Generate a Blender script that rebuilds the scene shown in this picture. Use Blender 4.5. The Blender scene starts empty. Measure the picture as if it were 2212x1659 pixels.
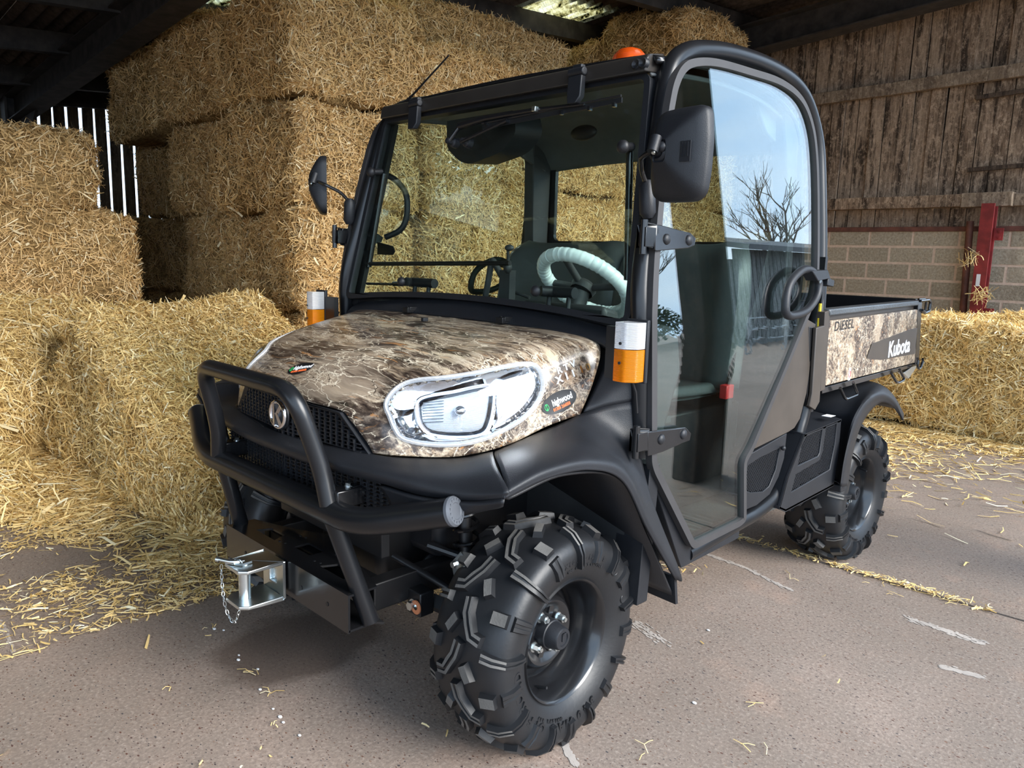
import bpy, bmesh, math, random
import numpy as np
from mathutils import Vector, Matrix
from mathutils.bvhtree import BVHTree
from mathutils.geometry import tessellate_polygon
SC = bpy.context.scene
COL = SC.collection
PI = math.pi
random.seed(7)

# ---------------------------------------------------------------- camera
W, H = 2212, 1659
CAM = Vector((1.92517009, -1.45620496, 1.29792821))
YAW, PIT, ROL, FPX = 0.780357122, 0.162634705, 0.0302402046, 1642.77629
_f = Vector((-math.sin(YAW)*math.cos(PIT), math.cos(YAW)*math.cos(PIT), -math.sin(PIT)))
_r = Vector((math.cos(YAW), math.sin(YAW), 0))
_u = _r.cross(_f)
_r2 = _r*math.cos(ROL) + _u*math.sin(ROL)
_u2 = -_r*math.sin(ROL) + _u*math.cos(ROL)
cd = bpy.data.cameras.new('camera'); co = bpy.data.objects.new('camera', cd); COL.objects.link(co)
cd.sensor_width = 36; cd.lens = FPX/W*36; cd.clip_start = .02; cd.clip_end = 500
co.matrix_world = Matrix(((_r2.x, _u2.x, -_f.x, CAM.x), (_r2.y, _u2.y, -_f.y, CAM.y), (_r2.z, _u2.z, -_f.z, CAM.z), (0, 0, 0, 1)))
SC.camera = co

def ray(px, py):
    return _f + _r2*((px-W/2)/FPX) - _u2*((py-H/2)/FPX)
def at(px, py, ax, v):
    """the point of the plane ax = v that the photograph shows at a pixel"""
    d = ray(px, py); i = 'xyz'.index(ax)
    return CAM + d*((v-CAM[i])/d[i])
def side_x(z):
    t = max(0., z-.95); k = .25
    return .755-.096*(t*t/(2*k) if t < k else t-k/2)
def sd(px, py, off=0.):
    """point on the cab's side surface, which leans in above the waist"""
    x = .75
    for _ in range(25):
        p = at(px, py, 'x', x+off); x = side_x(p.z)
    return p

# ---------------------------------------------------------------- world, sun, exposure
wd = bpy.data.worlds.new('sky'); SC.world = wd; wd.use_nodes = True
nt = wd.node_tree; nt.nodes.clear()
def wn(t, **k):
    n = nt.nodes.new(t)
    for a, b in k.items(): setattr(n, a, b)
    return n
tc = wn('ShaderNodeTexCoord'); mp = wn('ShaderNodeMapping'); mp.inputs['Scale'].default_value = (1, 1, 2.6)
nz = wn('ShaderNodeTexNoise'); nz.inputs['Scale'].default_value = 2.2; nz.inputs['Detail'].default_value = 6; nz.inputs['Roughness'].default_value = .55
rp = wn('ShaderNodeValToRGB'); rp.color_ramp.elements[0].position = .38; rp.color_ramp.elements[0].color = (.45, .64, .90, 1)
rp.color_ramp.elements[1].position = .66; rp.color_ramp.elements[1].color = (.74, .86, .98, 1)
bg = wn('ShaderNodeBackground'); bg.inputs['Strength'].default_value = 2.2
wo = wn('ShaderNodeOutputWorld')
nt.links.new(tc.outputs['Generated'], mp.inputs['Vector']); nt.links.new(mp.outputs[0], nz.inputs['Vector'])
nt.links.new(nz.outputs['Fac'], rp.inputs[0]); nt.links.new(rp.outputs[0], bg.inputs['Color']); nt.links.new(bg.outputs[0], wo.inputs[0])

sl = bpy.data.lights.new('sun', 'SUN'); so = bpy.data.objects.new('sun', sl); COL.objects.link(so)
sl.energy = 4.3; sl.angle = math.radians(35); sl.color = (1, .96, .9)
so.rotation_euler = Vector((-.80, -.15, -.44)).to_track_quat('-Z', 'Y').to_euler()
SC.view_settings.view_transform = 'Standard'; SC.view_settings.look = 'None'
SC.cycles.transparent_max_bounces = 24; SC.view_settings.gamma = 1; SC.view_settings.use_curve_mapping = False
SC.view_settings.exposure = 0.72

# ---------------------------------------------------------------- materials
MAT = {}
class NT:
    def __init__(s, name):
        s.m = bpy.data.materials.new(name); s.m.use_nodes = True; s.t = s.m.node_tree; s.t.nodes.clear()
        s.out = s.t.nodes.new('ShaderNodeOutputMaterial'); MAT[name] = s.m
    def n(s, typ, inp=None, **k):
        x = s.t.nodes.new(typ)
        for a, b in k.items(): setattr(x, a, b)
        for a, b in (inp or {}).items():
            if isinstance(b, bpy.types.NodeSocket): s.t.links.new(b, x.inputs[a])
            else: x.inputs[a].default_value = b
        return x
    def coord(s, kind='Object', scale=(1, 1, 1), rot=(0, 0, 0), loc=(0, 0, 0)):
        c = s.n('ShaderNodeTexCoord')
        return s.n('ShaderNodeMapping', {'Vector': c.outputs[kind], 'Scale': scale, 'Rotation': rot, 'Location': loc}).outputs[0]
    def pos(s, scale=(1, 1, 1), rot=(0, 0, 0)):
        c = s.n('ShaderNodeNewGeometry')
        return s.n('ShaderNodeMapping', {'Vector': c.outputs['Position'], 'Scale': scale, 'Rotation': rot}).outputs[0]
    def noise(s, vec, scale, detail=4, rough=.55, dist=0.):
        return s.n('ShaderNodeTexNoise', {'Vector': vec, 'Scale': scale, 'Detail': detail, 'Roughness': rough, 'Distortion': dist}).outputs['Fac']
    def vor(s, vec, scale, feature='F1', out='Distance', rnd=1.):
        return s.n('ShaderNodeTexVoronoi', {'Vector': vec, 'Scale': scale, 'Randomness': rnd}, feature=feature).outputs[out]
    def ramp(s, fac, *stops):
        r = s.n('ShaderNodeValToRGB', {'Fac': fac}); e = r.color_ramp.elements
        while len(e) < len(stops): e.new(.5)
        for i, (p, c) in enumerate(stops):
            e[i].position = p
            if isinstance(c, (int, float)): c = (c, c, c)
            e[i].color = (*c, 1)
        return r.outputs[0]
    def mix(s, fac, a, b, mode='MIX'):
        x = s.n('ShaderNodeMix', data_type='RGBA', blend_type=mode)
        for i, v in ((0, fac), (6, a), (7, b)):
            if isinstance(v, bpy.types.NodeSocket): s.t.links.new(v, x.inputs[i])
            elif i == 0: x.inputs[0].default_value = v
            else: x.inputs[i].default_value = (*v, 1)
        return x.outputs[2]
    def math(s, op, a, b=0.):
        return s.n('ShaderNodeMath', {0: a, 1: b}, operation=op).outputs[0]
    def bsdf(s, color, rough=.5, metal=0., bump=None, bstr=.3, bdist=.01, spec=.5, **k):
        i = {'Base Color': color if isinstance(color, bpy.types.NodeSocket) else (*color, 1), 'Roughness': rough, 'Metallic': metal, 'Specular IOR Level': spec}
        i.update(k)
        if bump is not None:
            i['Normal'] = s.n('ShaderNodeBump', {'Height': bump, 'Strength': bstr, 'Distance': bdist}).outputs[0]
        b = s.n('ShaderNodeBsdfPrincipled', i); s.t.links.new(b.outputs[0], s.out.inputs[0]); return b

def simple(name, color, rough=.5, metal=0., grain=0., gscale=300., spec=.5, wear=.12, **k):
    t = NT(name); v = t.coord()
    n = t.noise(v, 9, 4)
    c = t.mix(t.ramp(n, (.35, 0.), (.7, 1.)), tuple(x*(1-wear) for x in color), tuple(min(1, x*(1+wear)) for x in color))
    t.bsdf(c, rough, metal, t.noise(v, gscale, 2) if grain else None, grain, .002, spec, **k)
    return t.m
simple('black_plastic', (.013, .014, .017), .46, grain=.25, gscale=500, spec=.38)
simple('dark_plastic', (.012, .012, .014), .5, grain=.2, gscale=300)
simple('black_paint', (.009, .009, .010), .25, **{'Coat Weight': .3, 'Coat Roughness': .1})
simple('tube_paint', (.008, .0085, .010), .30, spec=.42)
simple('black_steel', (.008, .008, .009), .4)
simple('bronze_paint', (.055, .045, .037), .42, spec=.4)
simple('header_paint', (.028, .024, .021), .38, spec=.4)
simple('rubber', (.009, .0095, .011), .44, grain=.15, gscale=90)
simple('rubber_worn', (.10, .095, .088), .75, grain=.4, gscale=200, wear=.3)
simple('rubber_seal', (.035, .033, .034), .6)
simple('chrome', (.9, .9, .92), .06, 1., wear=0.)
simple('zinc', (.66, .71, .72), .28, 1., wear=.15)
simple('zinc_dull', (.5, .53, .55), .4, .9)
simple('grey_cap', (.085, .092, .105), .5)
simple('copper_rust', (.45, .16, .07), .6)
simple('headliner', (.10, .10, .10), .8)
simple('seat_vinyl', (.055, .06, .06), .45, grain=.2, gscale=250)
simple('dash_plastic', (.035, .036, .038), .55, grain=.2)
simple('plastic_film', (.80, .88, .90), .25, **{'Transmission Weight': .25})
simple('floor_mat', (.09, .095, .09), .7)
simple('red_paint', (.23, .022, .022), .5, wear=.3)
simple('rust_pipe', (.13, .045, .03), .7, wear=.4)
simple('white_sticker', (.8, .8, .8), .5)
simple('white_paint', (.85, .86, .88), .35, wear=.03)
simple('gold_text', (.42, .26, .10), .3, .8)
simple('sticker_black', (.012, .012, .013), .3)
simple('orange_print', (.85, .16, .04), .5)
simple('green_print', (.03, .45, .12), .5)
simple('red_plastic', (.6, .03, .03), .4)
simple('yellow_paint', (.75, .55, .03), .5)
simple('blue_sticker', (.02, .07, .22), .4)
simple('reflector_dark', (.03, .03, .035), .1, .9)
simple('cream_panel', (.10, .105, .105), .7)
simple('mirror_glass', (.8, .82, .85), .03, 1., wear=0.)
simple('steel_beam', (.034, .028, .024), .7, wear=.5, grain=.3, gscale=40)
simple('galv_rail', (.40, .43, .45), .5, .6)
simple('hedge_green', (.05, .075, .025), .9, wear=.5)
simple('twig', (.09, .07, .05), .9)
simple('tin_roof', (.10, .10, .105), .7)

def glass(name, tint, ior=1.5, rough=0., gl=(1, 1, 1)):
    t = NT(name)
    tr = t.n('ShaderNodeBsdfTransparent', {'Color': (*tint, 1)})
    g = t.n('ShaderNodeBsdfGlossy', {'Color': (*gl, 1), 'Roughness': rough})
    f = t.n('ShaderNodeLayerWeight', {'Blend': .5}).outputs['Facing']; f0 = ((ior-1)/(ior+1))**2
    fr = t.math('ADD', t.math('MULTIPLY', t.math('POWER', f, 5.), 1-f0), f0)
    mx = t.n('ShaderNodeMixShader', {0: fr, 1: tr.outputs[0], 2: g.outputs[0]})
    t.t.links.new(mx.outputs[0], t.out.inputs[0]); return t.m
glass('cab_glass', (.93, .975, .94), 1.45)
glass('door_glass', (.87, .95, .93), 2.1)
glass('lamp_lens', (.93, .95, .97), 1.45)

def lens(name, color, scale=260.):
    t = NT(name); v = t.coord()
    w = t.n('ShaderNodeTexWave', {'Vector': v, 'Scale': scale, 'Distortion': 0.}, wave_type='BANDS', bands_direction='Z').outputs['Fac']
    t.bsdf(color, .12, 0, w, .5, .002, **{'Transmission Weight': .55, 'IOR': 1.3})
lens('amber_lens', (1.0, .33, .01), 100.); lens('clear_lens', (.93, .94, .96), 100.); lens('beacon_lens', (.9, .12, .01), 120)

# camouflage print: bark, twigs and dead leaves
def camo(name, sc, rot):
    t = NT(name); v0 = t.coord()
    warp = t.n('ShaderNodeTexNoise', {'Vector': v0, 'Scale': 3.0*sc, 'Detail': 3})
    v = t.n('ShaderNodeVectorMath', {0: v0, 1: t.n('ShaderNodeVectorMath', {0: warp.outputs['Color'], 'Scale': .10/sc}, operation='SCALE').outputs[0]}, operation='ADD').outputs[0]
    st = t.n('ShaderNodeMapping', {'Vector': v, 'Rotation': rot, 'Scale': (1.7*sc, 17*sc, 17*sc)}).outputs[0]
    st2 = t.n('ShaderNodeMapping', {'Vector': v, 'Rotation': rot, 'Scale': (7*sc, 70*sc, 70*sc)}).outputs[0]
    bark = t.noise(st, 1.0, 10, .66, .35); fine = t.noise(st2, 1.0, 5, .7)
    base = t.ramp(bark, (.37, (.022, .015, .012)), (.45, (.075, .05, .036)), (.48, (.34, .25, .16)), (.525, (.085, .058, .042)), (.56, (.30, .22, .15)), (.66, (.56, .46, .32)))
    base = t.mix(t.ramp(fine, (.47, 0.), (.66, .7)), base, (.62, .52, .39))
    base = t.mix(t.ramp(fine, (.30, .7), (.42, 0.)), base, (.05, .035, .028))
    patch = t.ramp(t.noise(v0, 3.4*sc, 2), (.56, 0.), (.62, .8))
    smooth = t.ramp(t.noise(st, .6, 3, .5, .3), (.35, (.20, .15, .11)), (.65, (.42, .33, .235)))
    base = t.mix(patch, base, smooth)
    st3 = t.n('ShaderNodeMapping', {'Vector': v, 'Rotation': rot, 'Scale': (1.6*sc, 8.5*sc, 8.5*sc), 'Location': (3, 1, 2)}).outputs[0]
    trunk = t.ramp(t.noise(st3, 1.0, 5, .6, .5), (.49, 0.), (.53, 1.))
    base = t.mix(trunk, base, t.ramp(fine, (.38, (.018, .012, .010)), (.52, (.085, .058, .042)), (.68, (.33, .26, .19))))
    lf = t.ramp(t.noise(st, 1.7, 4, .6, 1.4), (.62, 0.), (.68, .8))
    base = t.mix(lf, base, (.42, .20, .075))
    for s_, w_, c_, m_ in ((15.0, .009, (.72, .63, .49), 3.), (8.5, .006, (.64, .55, .42), 5.), (24., .014, (.06, .042, .03), 4.), (34., .014, (.70, .60, .45), 6.), (21., .010, (.60, .50, .37), 2.)):
        vv = t.n('ShaderNodeMapping', {'Vector': v, 'Rotation': rot, 'Scale': (s_*sc*.42, s_*sc*1.5, s_*sc*1.3), 'Location': (s_, 0, m_)}).outputs[0]
        wv = t.n('ShaderNodeTexNoise', {'Vector': vv, 'Scale': 2.2, 'Detail': 3})
        vv = t.n('ShaderNodeVectorMath', {0: vv, 1: t.n('ShaderNodeVectorMath', {0: wv.outputs['Color'], 'Scale': .55}, operation='SCALE').outputs[0]}, operation='ADD').outputs[0]
        e = t.vor(vv, 1.0, 'DISTANCE_TO_EDGE')
        line = t.ramp(e, (w_*.7, 1.), (w_*1.9, 0.))
        msk = t.ramp(t.noise(v0, m_*sc*2.2, 3), (.50, 0.), (.54, 1.))
        base = t.mix(t.math('MULTIPLY', line, msk), base, c_)
    t.bsdf(base, .28, 0, spec=.5, **{'Coat Weight': .35, 'Coat Roughness': .12})
camo('camo_hood', 1.0, (0, 0, math.radians(45)))
camo('camo_bed', 1.15, (math.radians(90), 0, math.radians(90)))

# straw
def straw(name, c0, c1, c2):
    t = NT(name); g = t.n('ShaderNodeNewGeometry')
    c = t.ramp(g.outputs['Random Per Island'], (0., c0), (.35, c1), (.8, c1), (1., c2))
    d = t.n('ShaderNodeBsdfDiffuse', {'Color': c}); gl = t.n('ShaderNodeBsdfGlossy', {'Color': (.9, .8, .6, 1), 'Roughness': .35})
    tl = t.n('ShaderNodeBsdfTranslucent', {'Color': c})
    a = t.n('ShaderNodeMixShader', {0: .12, 1: d.outputs[0], 2: tl.outputs[0]})
    b = t.n('ShaderNodeMixShader', {0: .05, 1: a.outputs[0], 2: gl.outputs[0]})
    t.t.links.new(b.outputs[0], t.out.inputs[0])
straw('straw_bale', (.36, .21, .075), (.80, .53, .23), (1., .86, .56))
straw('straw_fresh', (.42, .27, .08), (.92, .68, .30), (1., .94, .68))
def core(name, lo, hi):
    t = NT(name); v = t.pos()
    vs = t.n('ShaderNodeMapping', {'Vector': v, 'Rotation': (.5, .3, .2), 'Scale': (9, 60, 60)}).outputs[0]
    vt = t.n('ShaderNodeMapping', {'Vector': v, 'Rotation': (-.4, .8, 1.1), 'Scale': (60, 9, 60)}).outputs[0]
    n = t.math('MAXIMUM', t.noise(vs, 1, 3, .6, .5), t.noise(vt, 1, 3, .6, .5))
    c = t.ramp(n, (.45, lo), (.72, hi))
    t.bsdf(c, .9, 0, n, .9, .02, .1)
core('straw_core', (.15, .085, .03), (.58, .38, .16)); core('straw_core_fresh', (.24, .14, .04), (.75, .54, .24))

# concrete floor with exposed aggregate
def concrete():
    t = NT('concrete'); v = t.pos()
    big = t.noise(v, .9, 5, .6); mid = t.noise(v, 6, 5, .65); fn = t.noise(v, 90, 3, .7)
    c = t.ramp(big, (.3, (.205, .158, .125)), (.5, (.27, .208, .168)), (.72, (.36, .275, .225)))
    c = t.mix(t.ramp(mid, (.35, 0.), (.75, .45)), c, (.22, .19, .16))
    c = t.mix(t.ramp(t.noise(v, 2.3, 4, .6), (.58, 0.), (.72, .4)), c, (.44, .28, .20))
    c = t.mix(t.ramp(fn, (.35, .5), (.6, 0.)), c, (.13, .10, .085))
    c = t.mix(t.ramp(fn, (.56, 0.), (.75, .45)), c, (.46, .40, .35))
    va = t.pos((1, 1.7, 1), (0, 0, .7))
    for s_, th, col_ in ((48, .17, 'a'), (90, .2, 'b')):
        d = t.vor(va, s_); cc = t.vor(va, s_, out='Color')
        keep = t.ramp(t.n('ShaderNodeSeparateColor', {0: cc}).outputs[0], (.62, 0.), (.66, 1.))
        m = t.math('MULTIPLY', t.ramp(d, (th, 1.), (th*1.5, 0.)), keep)
        pc = t.ramp(t.n('ShaderNodeSeparateColor', {0: cc}).outputs[1], (0., (.10, .04, .025)), (.4, (.05, .05, .055)), (.7, (.16, .08, .05)), (1., (.32, .27, .22)))
        c = t.mix(m, c, pc)
    # damp patch in front of the hitch
    wet = t.n('ShaderNodeMapping', {'Vector': t.n('ShaderNodeNewGeometry').outputs['Position'], 'Location': (-WET[0], -WET[1], 0)}).outputs[0]
    wet = t.n('ShaderNodeMapping', {'Vector': wet, 'Rotation': (0, 0, -.15), 'Scale': (4.3, 3.0, 1)}).outputs[0]
    wl = t.n('ShaderNodeVectorMath', {0: wet}, operation='LENGTH').outputs['Value']
    wl = t.math('ADD', wl, t.math('MULTIPLY', t.noise(v, 5, 4), .9))
    wm = t.ramp(wl, (.62, .55), (1.25, 0.)) if False else t.ramp(t.math('MULTIPLY', wl, .5), (.60, .72), (.72, 0.))
    c = t.mix(wm, c, (.10, .07, .055))
    # chalky scuffs
    vs = t.pos((1.2, 7, 1), (0, 0, -.25))
    sc = t.math('MULTIPLY', t.ramp(t.noise(vs, 1.1, 6, .7), (.66, 0.), (.74, 1.)), t.ramp(t.noise(v, 14, 4, .7), (.45, 0.), (.6, .6)))
    c = t.mix(sc, c, (.55, .51, .47))
    t.bsdf(c, .72, 0, fn, .35, .004, .35)
WET = (.30, -.62)
_w = at(655, 1385, 'z', 0); WET = (_w.x, _w.y)
concrete()
def blocks_mat():
    t = NT('concrete_block'); v = t.pos(); oi = t.n('ShaderNodeObjectInfo').outputs['Random']
    f = t.noise(v, 45, 4, .75)
    c = t.ramp(f, (.3, (.17, .135, .095)), (.5, (.37, .31, .225)), (.7, (.56, .49, .38)))
    c = t.mix(.35, c, t.ramp(oi, (0., (.28, .235, .165)), (1., (.50, .43, .32))))
    st = t.ramp(t.noise(t.pos((1, 1, .35)), 2.2, 5, .6), (.58, 0.), (.75, .55))
    c = t.mix(st, c, (.11, .085, .06))
    t.bsdf(c, .9, 0, f, .8, .01, .2)
blocks_mat()
def mortar():
    t = NT('mortar'); v = t.pos(); f = t.noise(v, 40, 4)
    t.bsdf(t.ramp(f, (.3, (.56, .42, .32)), (.7, (.70, .54, .42))), .9, 0, f, .4, .005, .2)
mortar()
def plank(name, a, b, dark):
    t = NT(name); oi = t.n('ShaderNodeObjectInfo').outputs['Random']
    v = t.pos((1, 1, .10)); g = t.noise(t.pos((9, 9, .8)), 5, 7, .75, .5)
    c = t.ramp(g, (.38, dark), (.47, a), (.62, b))
    c = t.mix(.5, c, t.ramp(oi, (0., a), (1., b)))
    blot = t.ramp(t.noise(t.pos((6.5, 6.5, .8)), 1.6, 7, .72), (.49, 0.), (.60, .9))
    c = t.mix(blot, c, dark)
    sp = t.ramp(t.noise(t.pos((1, 1, .6)), 26, 5, .8), (.50, 0.), (.66, .6))
    c = t.mix(sp, c, tuple(min(1, q*1.45) for q in b))
    c = t.mix(t.ramp(t.noise(t.pos(), 38, 3, .8), (.30, .7), (.42, 0.)), c, (.02, .013, .01))
    t.bsdf(c, .9, 0, g, .5, .006, .2)
plank('weathered_plank', (.18, .12, .078), (.44, .325, .23), (.030, .020, .014))
plank('pale_timber', (.17, .12, .08), (.33, .26, .19), (.12, .085, .06))
plank('dark_timber', (.05, .034, .024), (.10, .07, .05), (.015, .011, .009))
plank('slat_board', (.11, .085, .06), (.20, .16, .11), (.05, .035, .025))
plank('grey_cladding', (.16, .16, .16), (.30, .31, .31), (.10, .11, .10))
def roofmats():
    t = NT('fibre_cement'); v = t.pos(); f = t.noise(v, 12, 5, .7)
    t.bsdf(t.ramp(f, (.3, (.055, .040, .030)), (.7, (.13, .098, .078))), .95, 0, f, .4, .01, .1)
    t = NT('mossy_skylight'); v = t.pos((1, 3.0, 1))
    f = t.math('ADD', t.math('MULTIPLY', t.noise(v, 2.6, 7, .72, .6), .75), t.math('MULTIPLY', t.noise(t.pos(), 30, 4, .7), .25))
    c = t.ramp(f, (.42, (.010, .012, .004)), (.445, (.42, .38, .20)), (.50, (.80, .76, .52)), (.58, (.92, .90, .74)))
    fib = t.ramp(t.noise(t.pos((40, 8, 8)), 2, 5, .75), (.35, .45), (.6, 1.)); c = t.mix(1., c, fib, 'MULTIPLY')
    tl = t.n('ShaderNodeBsdfTranslucent', {'Color': c}); df = t.n('ShaderNodeBsdfDiffuse', {'Color': c})
    m = t.n('ShaderNodeMixShader', {0: .15, 1: tl.outputs[0], 2: df.outputs[0]}); t.t.links.new(m.outputs[0], t.out.inputs[0])
roofmats()

# ---------------------------------------------------------------- mesh helpers
def V(*a): return Vector(a)
class MB:
    """collects polygons that become one mesh object"""
    def __init__(s): s.v = []; s.f = []; s.m = []
    def add(s, vs, fs, mi=0):
        o = len(s.v); s.v += [tuple(v) for v in vs]; s.f += [tuple(i+o for i in f) for f in fs]
        s.m += ([mi]*len(fs) if isinstance(mi, int) else list(mi)); return s
    def join(s, o, mi=None):
        return s.add(o.v, o.f, o.m if mi is None else mi)
    def box(s, c, d, rot=None, mi=0):
        c = Vector(c); hx, hy, hz = d[0]/2, d[1]/2, d[2]/2
        vs = [V(x, y, z) for z in (-hz, hz) for y in (-hy, hy) for x in (-hx, hx)]
        if rot is not None: vs = [rot @ v for v in vs]
        return s.add([v+c for v in vs], [(0, 2, 3, 1), (4, 5, 7, 6), (0, 1, 5, 4), (2, 6, 7, 3), (0, 4, 6, 2), (1, 3, 7, 5)], mi)
    def prism(s, pts, off, mi=0):
        """closed outline pts pushed along the vector off"""
        pts = [Vector(p) for p in pts]; off = Vector(off); n = len(pts)
        tri = tessellate_polygon([pts])
        return s.add(pts+[p+off for p in pts], [tuple(t) for t in tri]+[tuple(i+n for i in reversed(t)) for t in tri]+[(i, (i+1) % n, (i+1) % n+n, i+n) for i in range(n)], mi)
    def hole_prism(s, pts, holes, off, mi=0):
        loops = [[Vector(p) for p in pts]]+[[Vector(p) for p in h] for h in holes]; off = Vector(off)
        tri = tessellate_polygon(loops); flat = [p for l in loops for p in l]; n = len(flat)
        s.add(flat+[p+off for p in flat], [tuple(t) for t in tri]+[tuple(i+n for i in reversed(t)) for t in tri], mi)
        o = 0
        for l in loops:
            k = len(l); s.add(l+[p+off for p in l], [(i, (i+1) % k, (i+1) % k+k, i+k) for i in range(k)], mi)
        return s
    def tube(s, pts, r, closed=False, n=14, mi=0, caps=True, flat=1.):
        pts = [Vector(p) for p in pts]; L = len(pts)
        rr = r if isinstance(r, (list, tuple)) else [r]*L
        tg = []
        for i in range(L):
            a = pts[i-1] if (i > 0 or closed) else pts[i]; b = pts[(i+1) % L] if (i < L-1 or closed) else pts[i]
            tg.append((b-a).normalized())
        ref = V(0, 0, 1) if abs(tg[0].z) < .9 else V(1, 0, 0)
        u = tg[0].cross(ref).normalized(); vs = []
        for i in range(L):
            u = (u-tg[i]*u.dot(tg[i])).normalized(); w = tg[i].cross(u)
            for k in range(n):
                a = 2*PI*k/n; vs.append(pts[i]+(u*math.cos(a)+w*math.sin(a)*flat)*rr[i])
        fs = []
        for i in range(L if closed else L-1):
            j = (i+1) % L
            for k in range(n): fs.append((i*n+k, i*n+(k+1) % n, j*n+(k+1) % n, j*n+k))
        if not closed and caps: fs += [tuple(range(n-1, -1, -1)), tuple(range((L-1)*n, L*n))]
        return s.add(vs, fs, mi)
    def cyl(s, a, b, r, r2=None, n=16, mi=0): return s.tube([a, b], [r, r if r2 is None else r2], n=n, mi=mi)
    def lathe(s, prof, c, ax, n=48, mi=0, closed=False):
        """prof = (distance along ax, radius)"""
        c = Vector(c); ax = Vector(ax).normalized(); ref = V(0, 0, 1) if abs(ax.z) < .9 else V(1, 0, 0)
        u = ax.cross(ref).normalized(); w = ax.cross(u); vs = []
        for a_, r_ in prof:
            for k in range(n):
                t = 2*PI*k/n; vs.append(c+ax*a_+(u*math.cos(t)+w*math.sin(t))*max(r_, 1e-5))
        P = len(prof); fs = []
        for i in range(P if closed else P-1):
            j = (i+1) % P
            for k in range(n): fs.append((i*n+k, i*n+(k+1) % n, j*n+(k+1) % n, j*n+k))
        return s.add(vs, fs, mi)
    def ball(s, c, r, n=16, m=10, sc=(1, 1, 1), mi=0):
        vs = []; fs = []
        for i in range(m+1):
            p = PI*i/m
            for k in range(n):
                t = 2*PI*k/n
                vs.append(Vector(c)+V(math.sin(p)*math.cos(t)*r*sc[0], math.sin(p)*math.sin(t)*r*sc[1], math.cos(p)*r*sc[2]))
        for i in range(m):
            for k in range(n): fs.append((i*n+k, (i+1)*n+k, (i+1)*n+(k+1) % n, i*n+(k+1) % n))
        return s.add(vs, fs, mi)
    def hexbolt(s, c, ax, r=.009, h=.008, mi=0):
        s.lathe([(0, 0), (0, r*1.35), (.002, r*1.35), (.002, 0)], c, ax, 16, mi)
        return s.lathe([(.002, 0), (.002, r), (h, r), (h, 0)], c, ax, 6, mi)
    def mesh(s, name, mats):
        me = bpy.data.meshes.new(name); me.from_pydata([tuple(v) for v in s.v], [], s.f)
        for m in (mats if isinstance(mats, (list, tuple)) else [mats]): me.materials.append(MAT[m] if isinstance(m, str) else m)
        if any(s.m): me.polygons.foreach_set('material_index', s.m)
        return me
    def obj(s, name, mats, parent=None, smooth=True, bevel=0., solid=0., recalc=True, ang=35, off=-1., keep=False):
        me = s.mesh(name, mats)
        bm = bmesh.new(); bm.from_mesh(me); bmesh.ops.remove_doubles(bm, verts=bm.verts, dist=1e-5)
        if recalc: bmesh.ops.recalc_face_normals(bm, faces=bm.faces)
        bm.to_mesh(me); bm.free()
        return link(name, me, parent, smooth, bevel, solid, ang, off)
def link(name, me, parent=None, smooth=True, bevel=0., solid=0., ang=35, off=-1.):
    o = bpy.data.objects.new(name, me); COL.objects.link(o)
    if smooth:
        me.polygons.foreach_set('use_smooth', [True]*len(me.polygons))
        try: me.set_sharp_from_angle(angle=math.radians(ang))
        except Exception: pass
    if solid:
        m = o.modifiers.new('thickness', 'SOLIDIFY'); m.thickness = solid; m.offset = off
    if bevel:
        m = o.modifiers.new('edge', 'BEVEL'); m.width = bevel; m.segments = 2; m.limit_method = 'ANGLE'; m.angle_limit = math.radians(40)
        m.harden_normals = False
    if parent: o.parent = parent
    return o
def thing(name, label, cat, loc=(0, 0, 0), group=None):
    o = bpy.data.objects.new(name, None); COL.objects.link(o); o.location = loc; o.empty_display_size = .1
    o['label'] = label; o['category'] = cat
    if group: o['group'] = group
    return o
def tag(o, label=None, cat=None, group=None, kind=None):
    if label: o['label'] = label
    if cat: o['category'] = cat
    if group: o['group'] = group
    if kind: o['kind'] = kind
    return o
def crom(pts, n=6, closed=False):
    """Catmull-Rom through pts"""
    P = [Vector(p) for p in pts]; L = len(P); out = []
    for i in range(L if closed else L-1):
        p1, p2 = P[i], P[(i+1) % L]
        p0 = P[i-1] if (i > 0 or closed) else p1*2-p2
        p3 = P[(i+2) % L] if (i < L-2 or closed) else p2*2-p1
        for k in range(n):
            t = k/n
            out.append(.5*((2*p1)+(p2-p0)*t+(2*p0-5*p1+4*p2-p3)*t*t+(3*p1-p0-3*p2+p3)*t**3))
    if not closed: out.append(P[-1])
    return out
def fillet(pts, r, n=6, closed=False):
    """polyline with rounded corners"""
    P = [Vector(p) for p in pts]; L = len(P); out = []
    for i in range(L):
        if not closed and i in (0, L-1): out.append(P[i]); continue
        a, b, c = P[i-1], P[i], P[(i+1) % L]; rr = r[i] if isinstance(r, (list, tuple)) else r
        d1 = min(rr, (a-b).length*.48); d2 = min(rr, (c-b).length*.48)
        s_ = b+(a-b).normalized()*d1; e = b+(c-b).normalized()*d2
        for k in range(n+1):
            t = k/n; out.append(s_*(1-t)**2+b*2*t*(1-t)+e*t*t)
    return out
def grid(rows, nu=8, nv=8):
    """smooth surface through rows of points (all rows of equal length)"""
    R = [crom(r, nu) for r in rows]; cols = []
    for j in range(len(R[0])): cols.append(crom([r[j] for r in R], nv))
    n = len(cols); m = len(cols[0])
    vs = [cols[j][i] for j in range(n) for i in range(m)]
    fs = [(j*m+i, (j+1)*m+i, (j+1)*m+i+1, j*m+i+1) for j in range(n-1) for i in range(m-1)]
    return vs, fs
def mx(pts): return [V(-p[0], p[1], p[2]) for p in pts]
def mirrored(mb):
    o = MB(); o.v = [(-v[0], v[1], v[2]) for v in mb.v]; o.f = [tuple(reversed(f)) for f in mb.f]; o.m = list(mb.m); return o
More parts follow.
